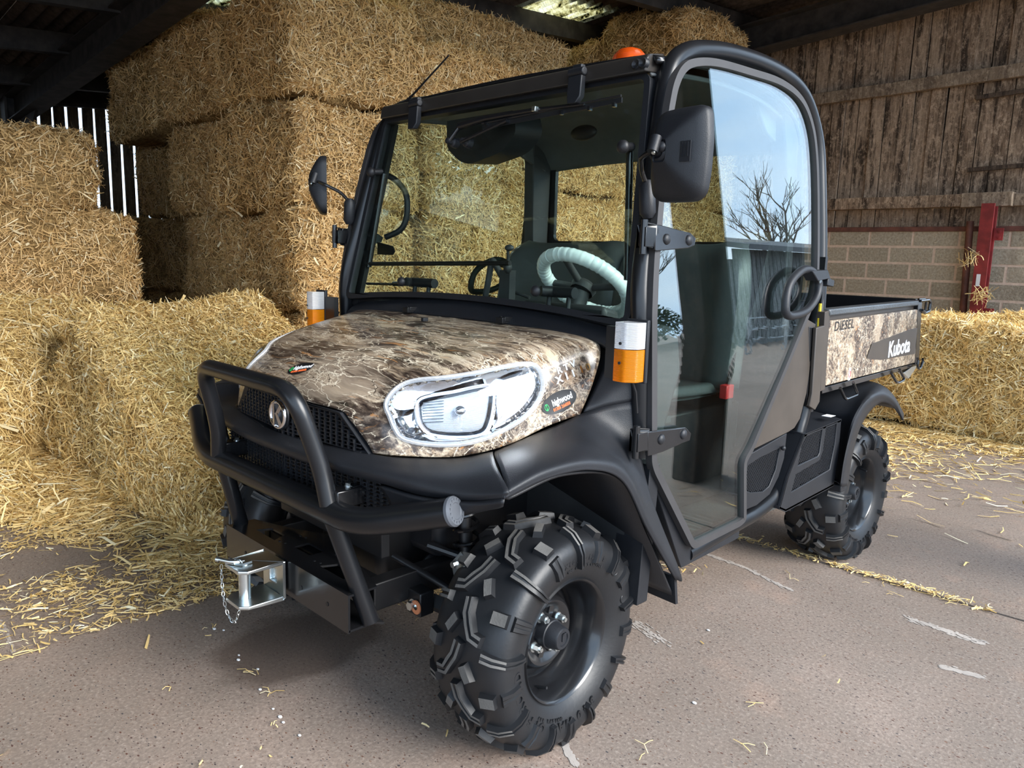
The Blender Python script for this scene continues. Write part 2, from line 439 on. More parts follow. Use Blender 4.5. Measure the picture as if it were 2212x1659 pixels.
def ring_frame(pts, inner, off, mi=0):
    mb = MB(); mb.hole_prism(pts, [inner], off, mi); return mb
def inset(pts, d):
    """shrink a closed 3D outline towards its inside by about d"""
    P = [Vector(p) for p in pts]; n = len(P); c = sum(P, V(0, 0, 0))/n
    nr = V(0, 0, 0)
    for i in range(n): nr += (P[i]-c).cross(P[(i+1) % n]-c)
    nr.normalize(); out = []
    for i in range(n):
        t1 = (P[i]-P[i-1]); t2 = (P[(i+1) % n]-P[i])
        if t1.length < 1e-7: t1 = t2
        if t2.length < 1e-7: t2 = t1
        n1 = nr.cross(t1.normalized()); n2 = nr.cross(t2.normalized()); m = (n1+n2)
        if m.length < 1e-6: m = n1
        m.normalize(); k = max(.5, m.dot(n1)); out.append(P[i]+m*(d/k))
    return out
def text_mesh(txt, size, extrude=.0008, bold=0., sx=1., shear=0.):
    cu = bpy.data.curves.new('lettering', 'FONT'); cu.body = txt; cu.size = size; cu.extrude = extrude; cu.offset = bold
    cu.align_x = 'CENTER'; cu.align_y = 'CENTER'; cu.shear = shear; cu.resolution_u = 3
    o = bpy.data.objects.new('lettering', cu); COL.objects.link(o)
    dg = bpy.context.evaluated_depsgraph_get(); me = bpy.data.meshes.new_from_object(o.evaluated_get(dg))
    bpy.data.objects.remove(o); bpy.data.curves.remove(cu)
    mb = MB(); mb.v = [(v.co.x*sx, v.co.y, v.co.z) for v in me.vertices]; mb.f = [tuple(p.vertices) for p in me.polygons]; mb.m = [0]*len(mb.f)
    bpy.data.meshes.remove(me); return mb
def place(mb, o, u, v):
    """map x,y,z of a flat mesh to origin o, axes u, v and their normal"""
    u = Vector(u).normalized(); v = Vector(v); v = (v-u*v.dot(u)).normalized(); n = u.cross(v); o = Vector(o)
    mb.v = [tuple(o+u*p[0]+v*p[1]+n*p[2]) for p in mb.v]; return mb
def subdiv_long(mb, maxlen):
    bm = bmesh.new(); me = bpy.data.meshes.new('t'); me.from_pydata(mb.v, [], mb.f); bm.from_mesh(me)
    bmesh.ops.triangulate(bm, faces=bm.faces)
    for _ in range(4):
        es = [e for e in bm.edges if e.calc_length() > maxlen]
        if not es: break
        bmesh.ops.subdivide_edges(bm, edges=es, cuts=1); bmesh.ops.triangulate(bm, faces=[f for f in bm.faces if len(f.verts) > 3])
    bm.verts.index_update()
    mb.v = [tuple(v.co) for v in bm.verts]; mb.f = [tuple(v.index for v in f.verts) for f in bm.faces]; mb.m = [0]*len(mb.f)
    bm.free(); bpy.data.meshes.remove(me); return mb
def bvh_of(vs, fs): return BVHTree.FromPolygons([tuple(v) for v in vs], fs)
def drape(mb, bvh, o, u, v, out, lift=.001):
    """flat mesh (x, y, z) laid on a surface: x along u, y along v, cast along -out"""
    u = Vector(u).normalized(); out = Vector(out).normalized(); v = Vector(v); v = (v-u*v.dot(u)).normalized(); o = Vector(o); res = []
    for p in mb.v:
        q = o+u*p[0]+v*p[1]; h = bvh.ray_cast(q+out*.5, -out, 1.5)
        if h[0] is None:
            h = bvh.find_nearest(q)
        n = h[1] if h[1].dot(out) > 0 else -h[1]
        res.append(tuple(h[0]+n*(p[2]+lift)))
    mb.v = res; return mb
# ================================================================ THE SHED
def struct(o): o['kind'] = 'structure'; return o
# floor: two slabs either side of the straw-filled joint, and the yard beyond
J0 = at(1590, 1162, 'z', 0); J1 = at(2110, 1312, 'z', 0); jd = (J1-J0).normalized(); jn = V(-jd.y, jd.x, 0)
A = J0-jd*9; B = J1+jd*14
mb = MB()
def slab(side):
    o = jn*(.008*side); f = jn*(22*side)
    return [A+o, B+o, B+o+f, A+o+f]
floor = MB().box((0, 0, -.09), (70, 70, .1)).obj('floor', 'concrete', smooth=False); struct(floor)
for s_ in (1, -1):
    q = slab(s_); q = [V(p.x, p.y, 0) for p in q]
    p_ = MB().prism(q, (0, 0, -.042)).obj('slab', 'concrete', floor, smooth=False)

YW = 7.5; XL = -9.5
# back wall: blockwork below, planks above
base = MB().box((-4.0, YW+.112, .88), (11.2, .2, 1.76)).obj('wall_back', 'mortar', smooth=False); struct(base)
bl_me = {}
def blockmesh(w):
    w = round(w, 3)
    if w not in bl_me:
        bl_me[w] = MB().box((0, 0, 0), (w-.012, .10, .152)).mesh('block', 'concrete_block')
    return bl_me[w]
rng = random.Random(3)
for r_ in range(10):
    z = .045+r_*.178; x = 1.55-(r_ % 2)*.225-.22
    while x > -3.9:
        o = bpy.data.objects.new('block', blockmesh(.438)); COL.objects.link(o); o.parent = base
        o.location = (x, YW+.055+rng.uniform(0, .006), z); o.rotation_euler = (0, 0, rng.uniform(-.006, .006)); x -= .452
rail_cap = MB().box((-1.4, YW+.06, 1.745), (5.6, .16, .05)).obj('timber_plate', 'rust_pipe', base, smooth=False, bevel=.006); rail_cap['label'] = 'reddish timber plate along the top of the blockwork'
upper = MB().box((-4.0, YW+.24, 3.2), (11.2, .02, 3.0)).obj('wall_right', 'dark_timber', smooth=False); struct(upper)
pm = [MB().box((0, 0, 0), (w, .028, 1.)).mesh('plank', 'weathered_plank') for w in (.138, .144, .150)]
for row, (z0, z1, off) in enumerate(((1.78, 3.3, 0.), (3.24, 4.9, .06))):
    x = 1.6+off; k = 0
    while x > -4.6:
        i = rng.randrange(3); w = (.138, .144, .150)[i]
        o = bpy.data.objects.new('plank', pm[i]); COL.objects.link(o); o.parent = upper
        o.location = (x-w/2, YW+.20+rng.uniform(-.014, .014)-row*.02, (z0+z1)/2); o.scale = (1, 1, z1-z0); o.rotation_euler = (0, rng.uniform(-.008, .012), 0)
        x -= w+rng.uniform(.003, .012); k += 1
def beam(name, a, b, w, h, mat, parent=None, label=None, bev=.006, jag=0.):
    a = Vector(a); b = Vector(b); d = (b-a).normalized(); s_ = d.cross(V(0, 0, 1)).normalized(); u = s_.cross(d)
    m = MB(); n = max(1, int((b-a).length/.35)); vs = []
    for i in range(n+1):
        c = a.lerp(b, i/n)+V(0, 0, rng.uniform(-jag, jag))
        vs += [c+s_*w/2+u*h/2, c-s_*w/2+u*h/2, c-s_*w/2-u*h/2, c+s_*w/2-u*h/2]
    fs = [(0, 1, 2, 3), tuple(n*4+k for k in (3, 2, 1, 0))]
    for i in range(n):
        for k in range(4): fs.append((i*4+k, i*4+(k+1) % 4, i*4+4+(k+1) % 4, i*4+4+k))
    m.add(vs, fs); o = m.obj(name, mat, parent, smooth=False, bevel=bev)
    if label: o['label'] = label
    return o
p0 = at(1747, 218, 'y', YW+.1); p1 = at(2212, 150, 'y', YW+.1); dd = (p1-p0)
beam('rail', p0-dd*.9, p1+dd*.8, .07, .13, 'pale_timber', upper, 'long pale timber rail across the planks', jag=.006)
p0 = at(1779, 443, 'y', YW-.02); p1 = at(2080, 434, 'y', YW-.02); dd = p1-p0
beam('beam', p0-dd*1.2, p1, .14, .125, 'weathered_plank', upper, 'dark wide beam with straw on top', jag=.004)
beam('beam', p1, at(2190, 430, 'y', YW-.02), .15, .14, 'pale_timber', upper, 'pale grey timber end piece of the beam')
beam('beam', at(2192, 432, 'y', YW+.03), at(2192, 432, 'y', YW+.03)+V(1.4, 0, .0), .1, .12, 'pale_timber', upper, 'pale beam right of the red post')
for a, b in (((2108, 212), (2215, 194)), ((2090, 367), (2215, 357))):
    beam('slat', at(*a, 'y', YW+.10), at(*b, 'y', YW+.10)+V(.3, 0, .01), .03, .045, 'dark_timber', upper, 'thin dark slat nailed across the planks', jag=.003)
# red post and rusty pipe standing at the back wall
yb = YW-.14
pa = at(2109, 690, 'y', yb); pb = at(2139, 440, 'y', yb); d_ = (pb-pa); pa = pa-d_*(pa.z/d_.z)
post = thing('steel_post', 'dark red steel post standing against the blockwork beside a rusty pipe', 'post', pa)
def local(o, parent): o.parent = parent; o.matrix_parent_inverse = Matrix.Translation(-Vector(parent.location)); return o
L_ = pb-pa
def hsec(a, d, w, h):
    m = MB()
    for ox, oy, sx, sy in ((0, -.06, .12, .014), (0, .06, .12, .014), (0, 0, .012, .11)):
        q = [V(-sx/2+ox, -sy/2+oy, 0), V(sx/2+ox, -sy/2+oy, 0), V(sx/2+ox, sy/2+oy, 0), V(-sx/2+ox, sy/2+oy, 0)]
        m.prism([Vector(a)+p for p in q], d)
    return m
local(hsec(pa, L_, .12, .12).obj('column', 'red_paint', smooth=False, bevel=.003), post)
for t_ in (.45, .85):
    c = pa+L_*t_
    m = MB().box(c+V(.10, .02, 0), (.08, .012, .12)); m.hexbolt(c+V(.11, .012, .025), (0, -1, 0), .012, .012).hexbolt(c+V(.11, .012, -.03), (0, -1, 0), .012, .012)
    local(m.obj('bracket', 'red_paint', smooth=False), post)
c = pa+L_*.62
local(MB().box(c+V(-.01, -.069, 0), (.035, .003, .12)).obj('sticker', 'white_sticker', smooth=False), post)
pa = at(2080, 675, 'y', yb+.03); pb = at(2096, 478, 'y', yb+.03); d_ = pb-pa; pa = pa-d_*(pa.z/d_.z)
tag(MB().tube([pa, pb], .034, n=16).obj('pipe', 'rust_pipe'), 'rusty round pipe leaning on the blockwork left of the red post', 'pipe')

# left wall of spaced boards, eaves beam, steel posts
lw = MB().box((XL-.12, 0, .6), (.1, 16, 1.2)).obj('wall_left', 'mortar', smooth=False); struct(lw)
sm = MB().box((0, 0, 0), (.025, .128, 2.3)).mesh('slat', 'slat_board')
y = -7.6; k = 0
while y < YW:
    o = bpy.data.objects.new('slat', sm); COL.objects.link(o); o.parent = lw
    o.location = (XL-.05+rng.uniform(-.004, .004), y, 2.10+.083*(y-1.4)); o.rotation_euler = (rng.uniform(-.008, .008), 0, 0); y += .165; k += 1
wf = MB().box((-5.2, -7.75, 1.9), (8.6, .12, 3.8)).obj('shade_wall', 'dark_timber', smooth=False); struct(wf)  # unseen end wall, added to cut light and darken the sides facing it
def roofz(x, y): return 3.48+.07*(x+5.5)+.083*(y-1.4)
eb = MB(); eb.box((XL+.02, 0, 0), (.10, 15.6, .26))
o = eb.obj('eaves_beam', 'steel_beam', lw, smooth=False); o.location = (0, 0, roofz(XL, 0)-.02); o.rotation_euler = (math.atan(.083), 0, 0)
# roof: corrugated sheets, each its own piece
ROOF = MB().box((-4.2, 0, 0), (.05, .05, .05)).obj('ceiling', 'steel_beam', smooth=False); struct(ROOF); ROOF.location = (-3, 3, roofz(-7.2, 3)-.1)
def sheet_mesh(mat, lx=2.15, ly=1.06):
    m = MB(); nx = 1; ny = 56; vs = []
    for i in range(2):
        for j in range(ny+1):
            y = -ly/2+ly*j/ny; vs.append(V((i-.5)*lx, y, .028*math.sin(y*2*PI/.146)))
    for i in range(2):
        for j in range(ny+1):
            y = -ly/2+ly*j/ny; vs.append(V((i-.5)*lx, y, .028*math.sin(y*2*PI/.146)+.007))
    n = ny+1; fs = []
    for j in range(ny):
        fs += [(j, j+1, n+j+1, n+j), (2*n+j, 3*n+j, 3*n+j+1, 2*n+j+1), (j, 2*n+j, 2*n+j+1, j+1), (n+j, n+j+1, 3*n+j+1, 3*n+j)]
    fs += [(0, n, 3*n, 2*n), (ny, 2*n+ny, 3*n+ny, n+ny)]
    m.add(vs, fs); me = m.mesh('sheet', mat); me.polygons.foreach_set('use_smooth', [True]*len(me.polygons)); return me
shd = sheet_mesh('fibre_cement'); shl = sheet_mesh('mossy_skylight')
ax_, ay_ = math.atan(.083), -math.atan(.07)
def onroof(px, py):
    d = ray(px, py); n = V(-.07, -.083, 1); k = 3.48+.07*5.5-.083*1.4
    return CAM+d*((k-CAM.dot(n))/d.dot(n))
lights = set()
XS = [XL+.7+2.05*i for i in range(6)]; YS = [-7.1+1.02*j for j in range(15)]
def cell(p): return (min(range(6), key=lambda i: abs(XS[i]-p.x)), min(range(15), key=lambda j: abs(YS[j]-p.y)))
lights |= {(2, 12), (2, 10), (2, 9)}
lights |= {(3, 3), (3, 9), (4, 1), (2, 4)}
for i, x in enumerate(XS):
    for j, y in enumerate(YS):
        if x > 1.7: continue
        lit = (i, j) in lights
        o = bpy.data.objects.new('skylight_sheet' if lit else 'roof_sheet', shl if lit else shd); COL.objects.link(o); o.parent = ROOF
        o.matrix_parent_inverse = Matrix.Translation(-Vector(ROOF.location))
        o.location = (x, y, roofz(x, y)+.10+(.012 if (i % 2) else 0)+(.008 if j % 2 else 0)); o.rotation_euler = (ax_, ay_, 0)
        if lit: o['label'] = 'translucent mossy roof sheet'
def rbeam(name, x0, y0, x1, y1, w, h, dz, lab=None):
    a = V(x0, y0, roofz(x0, y0)+dz); b = V(x1, y1, roofz(x1, y1)+dz); d = (b-a).normalized()
    s_ = d.cross(V(0, 0, 1)).normalized(); u = s_.cross(d); m = MB()
    for cy, cw, ch in ((0, .012, h), (h/2, w, .014), (-h/2, w, .014)):
        q = [s_*(-cw/2)+u*(cy-ch/2), s_*(cw/2)+u*(cy-ch/2), s_*(cw/2)+u*(cy+ch/2), s_*(-cw/2)+u*(cy+ch/2)]
        m.prism([a+p for p in q], b-a)
    o = m.obj(name, 'steel_beam', smooth=False); o.parent = ROOF; o.matrix_parent_inverse = Matrix.Translation(-Vector(ROOF.location))
    if lab: o['label'] = lab
    return o
def pbeam(x):  # purlin along y
    a = V(x, -7.6, roofz(x, -7.6)-.03); b = V(x, YW+.1, roofz(x, YW+.1)-.03)
    o = MB().prism([a+V(-.05, 0, -.10), a+V(.05, 0, -.10), a+V(.05, 0, .10), a+V(-.05, 0, .10)], b-a).obj('purlin', 'steel_beam', smooth=False)
    o.parent = ROOF; o.matrix_parent_inverse = Matrix.Translation(-Vector(ROOF.location))
for x in (-8.6, -7.1, -5.6, -4.15, -2.95, -1.6, -.2, 1.3): pbeam(x)
for y, w in ((-6.6, .2), (-2.6, .2), (1.10, .22), (7.05, .26)): rbeam('rafter', XL, y, 1.5, y, w, .30, -.26)
for y in (-6.6, -2.6, 1.10, 5.3):
    a = V(XL+.14, y, 0); t = thing('steel_stanchion', {-6.6: 'dark steel stanchion of the left wall, far behind the camera', -2.6: 'dark steel stanchion of the left wall in front of the loose straw', 1.10: 'dark steel stanchion at the left wall under the big rafter', 5.3: 'dark steel stanchion of the left wall hidden behind the bales'}[y], 'post', a)
    m = hsec(a, V(0, 0, roofz(XL, y)-.12), .2, .2); m.v = [(a.x+(v[0]-a.x)*1.7, a.y+(v[1]-a.y)*1.9, v[2]) for v in m.v]
    local(m.obj('column', 'steel_beam', smooth=False), t)
    m = MB().prism([a+V(.09, -.01, roofz(XL, y)-1.0), a+V(.95, -.01, roofz(XL, y)-.35), a+V(.35, -.01, roofz(XL, y)-.38), a+V(.09, -.01, roofz(XL, y)-.4)], (0, .03, 0))
    local(m.obj('haunch', 'steel_beam', smooth=False), t)
# timber pier and post at the open side (seen mirrored in the door)
tag(MB().box((1.98, 2.62, 1.85), (.16, .34, 3.7)).obj('timber_pier', 'dark_timber', smooth=False, bevel=.01), 'dark timber pier at the open side of the shed, outside the frame', 'pier')

# ---------------------------------------------------------------- yard seen in the glass: clad shed, hedge, trees, railing, bin
sh = thing('timber_shed', 'grey timber-clad shed across the yard mirrored in the door', 'shed', (7, 21, 0))
m = MB().box((8.8, 21.7, 1.5), (.2, 13, 3.0)); local(m.obj('wall', 'grey_cladding', smooth=False), sh)
cm = MB().box((0, 0, 0), (.03, .19, 3.0)).mesh('board', 'grey_cladding')
for k in range(56):
    o = bpy.data.objects.new('board', cm); COL.objects.link(o); o.location = (8.66, 15.4+k*.225, 1.75); local(o, sh)
m = MB().prism([V(8.2, 15., 3.15), V(12, 15., 4.3), V(12, 15., 4.4), V(8.2, 15., 3.28)], (0, 13.4, 0)); local(m.obj('roof', 'tin_roof', smooth=False), sh)
local(MB().box((8.62, 19.2, 1.1), (.06, 2.2, 2.2)).obj('doorway', 'black_steel', smooth=False), sh)
rl = thing('yard_railing', 'galvanised railing in the yard mirrored in the door', 'railing', (6, 9, 0))
m = MB()
for z in (.45, .8, 1.15): m.tube([V(6.4, 11.5, z), V(6.4, 19, z)], .022, n=8)
local(m.obj('rail', 'galv_rail'), rl)
for k in range(6): local(MB().tube([V(6.4, 11.5+1.5*k, 0), V(6.4, 11.5+1.5*k, 1.2)], .028, n=8).obj('upright', 'galv_rail'), rl)
def leafy(name, label, cat, c, size, n, leaf, mat, twigs=0, seed=1):
    R = np.random.RandomState(seed); t = thing(name, label, cat, c)
    d = R.normal(size=(n, 3)); d /= np.linalg.norm(d, axis=1)[:, None]; p = d*(R.rand(n, 1)**.35)*np.array(size)/2
    p[:, 2] += size[2]/2; p = np.maximum(p, [-1e9, -1e9, .02])
    a = R.normal(size=(n, 3)); a /= np.linalg.norm(a, axis=1)[:, None]; b = np.cross(a, R.normal(size=(n, 3))); b /= np.linalg.norm(b, axis=1)[:, None]
    a *= leaf; b *= leaf*.6; vs = np.stack([p-a, p+b, p+a, p-b], 1).reshape(-1, 3)
    me = bpy.data.meshes.new(name); me.vertices.add(len(vs)); me.vertices.foreach_set('co', vs.ravel()); me.loops.add(n*4); me.loops.foreach_set('vertex_index', np.arange(n*4)); me.polygons.add(n)
    me.polygons.foreach_set('loop_start', np.arange(n)*4); me.update(calc_edges=True); me.materials.append(MAT[mat])
    o = bpy.data.objects.new('foliage', me); COL.objects.link(o); o.parent = t; o['kind'] = 'stuff'
    return t
for k in range(5):
    leafy('hedge', 'clipped green hedge beyond the yard, '+('end clump nearest the camera', 'second clump from the camera', 'middle clump', 'second clump from the shed', 'clump beside the clad shed')[k], 'hedge', (14.5, 6+k*3.3, 0), (3.2, 3.1, 2.5), 2600, .09, 'hedge_green', seed=k)
def bare_tree(label, c, h, seed):
    t = thing('bare_tree', label, 'tree', c); R = random.Random(seed); m = MB()
    def br(p, d, l, r, k):
        q = p+d*l; m.tube([p, p.lerp(q, .5)+V(R.uniform(-1, 1), R.uniform(-1, 1), 0)*l*.04, q], [r, r*.8, r*.6], n=5, caps=False)
        if k:
            for _ in range(3 if k > 1 else 4):
                e = (d+V(R.uniform(-.8, .8), R.uniform(-.8, .8), R.uniform(-.1, .6))).normalized(); br(p.lerp(q, R.uniform(.55, 1)), e, l*R.uniform(.55, .8), r*.55, k-1)
    br(V(*c), V(0, 0, 1), h*.33, h*.02, 5); o = m.obj('branches', 'twig', recalc=False); local(o, t)
bare_tree('tall bare tree beyond the clad shed mirrored in the door', (14.5, 30, 0), 10, 4)
bare_tree('bare tree by the hedge mirrored in the door', (19, 24, 0), 8, 8)
# ================================================================ STRAW
def bump(p):
    """smooth lumpy displacement used by cores and strands alike (numpy Nx3)"""
    x, y, z = p[:, 0], p[:, 1], p[:, 2]
    return .032*np.sin(3.1*x+1.7*y+.6)*np.sin(2.7*y-2.2*z+1.1)+.026*np.sin(6.3*z+4.1*x)*np.sin(5.2*y+2.1*x+2.)+.014*np.sin(13*x+9*z)*np.sin(11*y+7*x+1.)+.008*np.sin(27*x+21*y)*np.sin(25*z-17*x)
def strand_mesh(name, P, N, n, ln, wd, mat, seed, lift=.012, spread=.35, bias=None, stray=.06, ground=False):
    """n curved straws: P anchor points, N outward normals"""
    R = np.random.RandomState(seed); idx = R.randint(0, len(P), n) if len(P) != n else np.arange(n)
    p = P[idx].copy(); nr = N[idx]
    d = R.normal(size=(n, 3))
    if bias is not None: d = d*(1-np.abs(bias))+R.normal(size=(n, 1))*np.array(bias)*1.6
    d -= nr*np.sum(d*nr, 1)[:, None]; d /= np.linalg.norm(d, axis=1)[:, None]+1e-9
    sp = R.normal(size=(n, 1))*spread; st = R.rand(n) < stray; sp[st] = np.abs(sp[st])*3+.5
    if ground: sp = np.abs(sp)*.25
    d = d+nr*sp; d /= np.linalg.norm(d, axis=1)[:, None]
    L = ln*(.35+1.1*R.rand(n, 1)**1.3); w = wd*(.5+R.rand(n, 1)); w[R.rand(n) < .05] *= 2.2
    sd_ = np.cross(d, nr+R.normal(size=(n, 3))*.5); sd_ /= np.linalg.norm(sd_, axis=1)[:, None]+1e-9
    p = p+nr*(R.rand(n, 1)*lift)
    bend = (np.cross(d, sd_)*R.normal(size=(n, 1))*.14+sd_*R.normal(size=(n, 1))*.10)*L
    a = p-d*L/2; b = p+bend*.5; c = p+d*L/2
    if ground:
        for q in (a, b, c): q[:, 2] = np.maximum(q[:, 2], .004)
    s = sd_*w/2
    vs = np.stack([a-s, a+s, b-s, b+s, c-s*.6, c+s*.6], 1).reshape(-1, 3)
    k = np.arange(n)[:, None]*6; li = np.concatenate([k+0, k+2, k+3, k+1, k+2, k+4, k+5, k+3], 1).ravel()
    me = bpy.data.meshes.new(name); me.vertices.add(n*6); me.vertices.foreach_set('co', vs.astype(np.float32).ravel())
    me.loops.add(n*8); me.loops.foreach_set('vertex_index', li.astype(np.int32)); me.polygons.add(n*2); me.polygons.foreach_set('loop_start', (np.arange(n*2)*4).astype(np.int32))
    me.update(calc_edges=True); me.materials.append(MAT[mat]); return me
def trilin(C, q):
    """C: 8 corners (000,100,110,010,001,101,111,011), q in 0..1"""
    C = np.array([list(c) for c in C]); u, v, w = q[:, :1], q[:, 1:2], q[:, 2:3]
    return (C[0]*(1-u)*(1-v)+C[1]*u*(1-v)+C[2]*u*v+C[3]*(1-u)*v)*(1-w)+(C[4]*(1-u)*(1-v)+C[5]*u*(1-v)+C[6]*u*v+C[7]*(1-u)*v)*w
def corners(lo, hi):
    (a, b, c), (d, e, f) = lo, hi
    return [(a, b, c), (d, b, c), (d, e, c), (a, e, c), (a, b, f), (d, b, f), (d, e, f), (a, e, f)]
def bale(label, C, faces, n, seed, mat='straw_bale', cmat='straw_core', rnd=.09, group=None, ln=.11, wd=.0055, lump=1., twine=(), name='straw_bale', cat='straw bale', strandw=1.0):
    C = [Vector(c) for c in C]; size = np.array([(C[1]-C[0]).length, (C[3]-C[0]).length, (C[4]-C[0]).length])
    def surf(q):   # q on the unit cube -> rounded, lumpy bale
        s = (q-.5)*size; inner = size/2-rnd; c = np.clip(s, -inner, inner); d = s-c; L = np.linalg.norm(d, axis=1)[:, None]
        dn = d/np.maximum(L, 1e-6); s2 = c+dn*np.minimum(L, rnd)
        P = trilin(C, s2/size+.5)
        e = 1e-3; g = np.stack([trilin(C, s2/size+.5+np.eye(3)[k]*e)-P for k in range(3)], 1)  # local axes
        g /= np.linalg.norm(g, axis=2)[:, :, None]
        N = dn[:, :1]*g[:, 0]+dn[:, 1:2]*g[:, 1]+dn[:, 2:3]*g[:, 2]
        N /= np.linalg.norm(N, axis=1)[:, None]+1e-9
        P = P+N*(bump(P+seed)*lump)[:, None]; P[:, 2] = np.maximum(P[:, 2], .003)
        return P, N
    c = sum(C, V(0, 0, 0))/8; t = thing(name, label, cat, (c.x, c.y, min(p.z for p in C)), group)
    # core
    vs = []; fs = []; K = 16
    for ax in range(3):
        for sgn in (0, 1):
            o = len(vs)
            for i in range(K+1):
                for j in range(K+1):
                    q = [0, 0, 0]; q[ax] = sgn; q[(ax+1) % 3] = i/K; q[(ax+2) % 3] = j/K; vs.append(q)
            for i in range(K):
                for j in range(K): fs.append((o+i*(K+1)+j, o+(i+1)*(K+1)+j, o+(i+1)*(K+1)+j+1, o+i*(K+1)+j+1))
    P, _ = surf(np.array(vs, float)); m = MB(); m.v = [tuple(p) for p in P]; m.f = fs; m.m = [0]*len(fs)
    o = m.obj('bale_core', cmat); local(o, t)
    n = int(n*.8); R = np.random.RandomState(seed*7+1); area = {'x': size[1]*size[2], 'y': size[0]*size[2], 'z': size[0]*size[1]}
    tot = sum(area[f[1]] for f in faces); Q = []
    for f in faces:
        k = int(n*area[f[1]]/tot); q = R.rand(k, 3); q[:, 'xyz'.index(f[1])] = 1. if f[0] == '+' else 0.; Q.append(q)
    P, N = surf(np.concatenate(Q))
    me = strand_mesh('straw', P, N, len(P), ln, wd*strandw, mat, seed)
    o = bpy.data.objects.new('straw', me); COL.objects.link(o); local(o, t); o['kind'] = 'stuff'
    for tw in twine:
        P, N = surf(np.array(tw)); m = MB().tube([Vector(p+n_*.02) for p, n_ in zip(P, N)], .0035, n=5)
        o = m.obj('twine', 'orange_print'); local(o, t)
    return t
def frange(k): return [i/(k-1) for i in range(k)]
tw1 = lambda u: [(u, 0., w) for w in frange(20)]
# --- high stack left of centre: bale ends facing the camera, three layers and a top
g = 'big bales of the tall stack'
X = [-7.0, -6.05, -4.95, -4.02, -3.06]
zt = [0., .84, 1.62, 2.40, 3.20]
spec = [
 ('bottom row of the tall stack, just left of the vehicle', -4.02, -3.06, 1.42, 2.44, 0, 1),
 ('bottom row of the tall stack, second from the vehicle', -5.20, -4.02, 1.44, 2.44, 0, 1),
 ('second row of the tall stack, just left of the vehicle mirror', -4.15, -3.05, 1.40, 2.44, 1, 2),
 ('second row of the tall stack, second from the mirror', -5.40, -4.15, 1.48, 2.44, 1, 2),
 ('third row of the tall stack, at its front right corner', -4.40, -3.03, 1.36, 2.44, 2, 3),
 ('third row of the tall stack, second from the front corner', -5.45, -4.40, 1.46, 2.44, 2, 3),
 ('third row of the tall stack, set back in the shadowed left end', -7.4, -5.45, 1.80, 2.44, 2, 3),
 ('second row of the tall stack, set back behind the dark gap', -8.3, -5.40, 1.85, 2.44, 1, 2),
 ('bottom row of the tall stack, deep in the dark gap', -8.3, -5.20, 1.9, 2.44, 0, 1),
 ('top row of the tall stack, at its front right corner', -4.25, -3.05, 1.36, 2.44, 3, 4),
 ('top row of the tall stack, bulging middle bale', -5.55, -4.25, 1.38, 2.44, 3, 4),
 ('top row of the tall stack, sagging over its left end', -6.95, -5.55, 1.36, 2.44, 3, 4)]
for i, (lab, x0, x1, y0, y1, a, b) in enumerate(spec):
    n = 17000 if x0 > -5.6 else 13000
    zc = [zt[a], zt[b]]; C = corners((x0+.01, y0, zc[0]+.005), (x1-.01, y1, zc[1]-.01))
    if i == 11: C[0] = (x0+.1, y0, zc[0]-.08); C[4] = (x0+.15, y0, zc[1]-.03)
    fc = ['-y', '+z'] + (['+x'] if x1 > -3.2 else []) + (['-x'] if x0 < -6.5 else [])
    bale('large straw bale, '+lab, C, fc, n, 10+i, group=g, rnd=.12, lump=1.5, twine=[tw1(.55)] if i in (1, 0) else ())
# --- stack running back beside the vehicle, faces turned to the open side
zb = [0., .95, 1.93, 2.98]
names = ['bottom', 'second', 'top']; k = 0
for r_ in range(3):
    for j, (y0, y1) in enumerate(((2.47, 3.95), (3.97, 5.15), (5.30, 7.25))):
        xo = rng.uniform(-.03, .03)
        pl = ('next to the corner', 'seen through the cab middle', 'far end by back wall')[j]
        n = (30000, 24000, 20000)[j] if r_ else 16000
        bale('straw bale, %s row of side stack, %s' % (names[r_], pl), corners((-4.3, y0, zb[r_]+.005), (-2.98+xo, y1, zb[r_+1]-.01)), ['+x', '+z'] + (['-y'] if j != 1 else []), n, 40+k, group='big bales of the side stack', rnd=.10, lump=1.2)
        k += 1
bale('straw bale set back on top of the side stack, reaching to the roof', corners((-4.5, 2.50, 2.99), (-3.35, 4.6, 3.42)), ['+x', '-y', '+z'], 18000, 60, rnd=.12)
bale('rounded straw bale highest at the far end behind the beacon', corners((-3.78, 5.5, 2.99), (-2.62, 6.9, 3.93)), ['+x', '-y', '+z'], 16000, 61, rnd=.2, lump=1.6)
bale('straw bale beside the rounded one, right under the mossy roof sheet', corners((-4.95, 5.4, 2.99), (-3.80, 6.9, 3.70)), ['+x', '-y', '+z'], 9000, 62, rnd=.15, lump=1.5)
# --- three-bale stack at the left edge
bale('large straw bale, topmost of the low stack at the left edge', corners((-6.2, -1.9, 1.56), (-4.5, .52, 2.13)), ['+x', '+y', '+z'], 22000, 70, rnd=.13, ln=.10, lump=1.3)
bale('large straw bale, middle of the low stack at the left edge', corners((-6.2, -1.9, .80), (-4.42, .80, 1.57)), ['+x', '+y', '+z'], 26000, 71, rnd=.13, ln=.10, lump=1.2)
bale('large straw bale, bottom of the low stack behind the loose straw', corners((-6.2, -1.9, .005), (-4.45, .75, .80)), ['+x', '+y'], 12000, 72, rnd=.1, ln=.10)
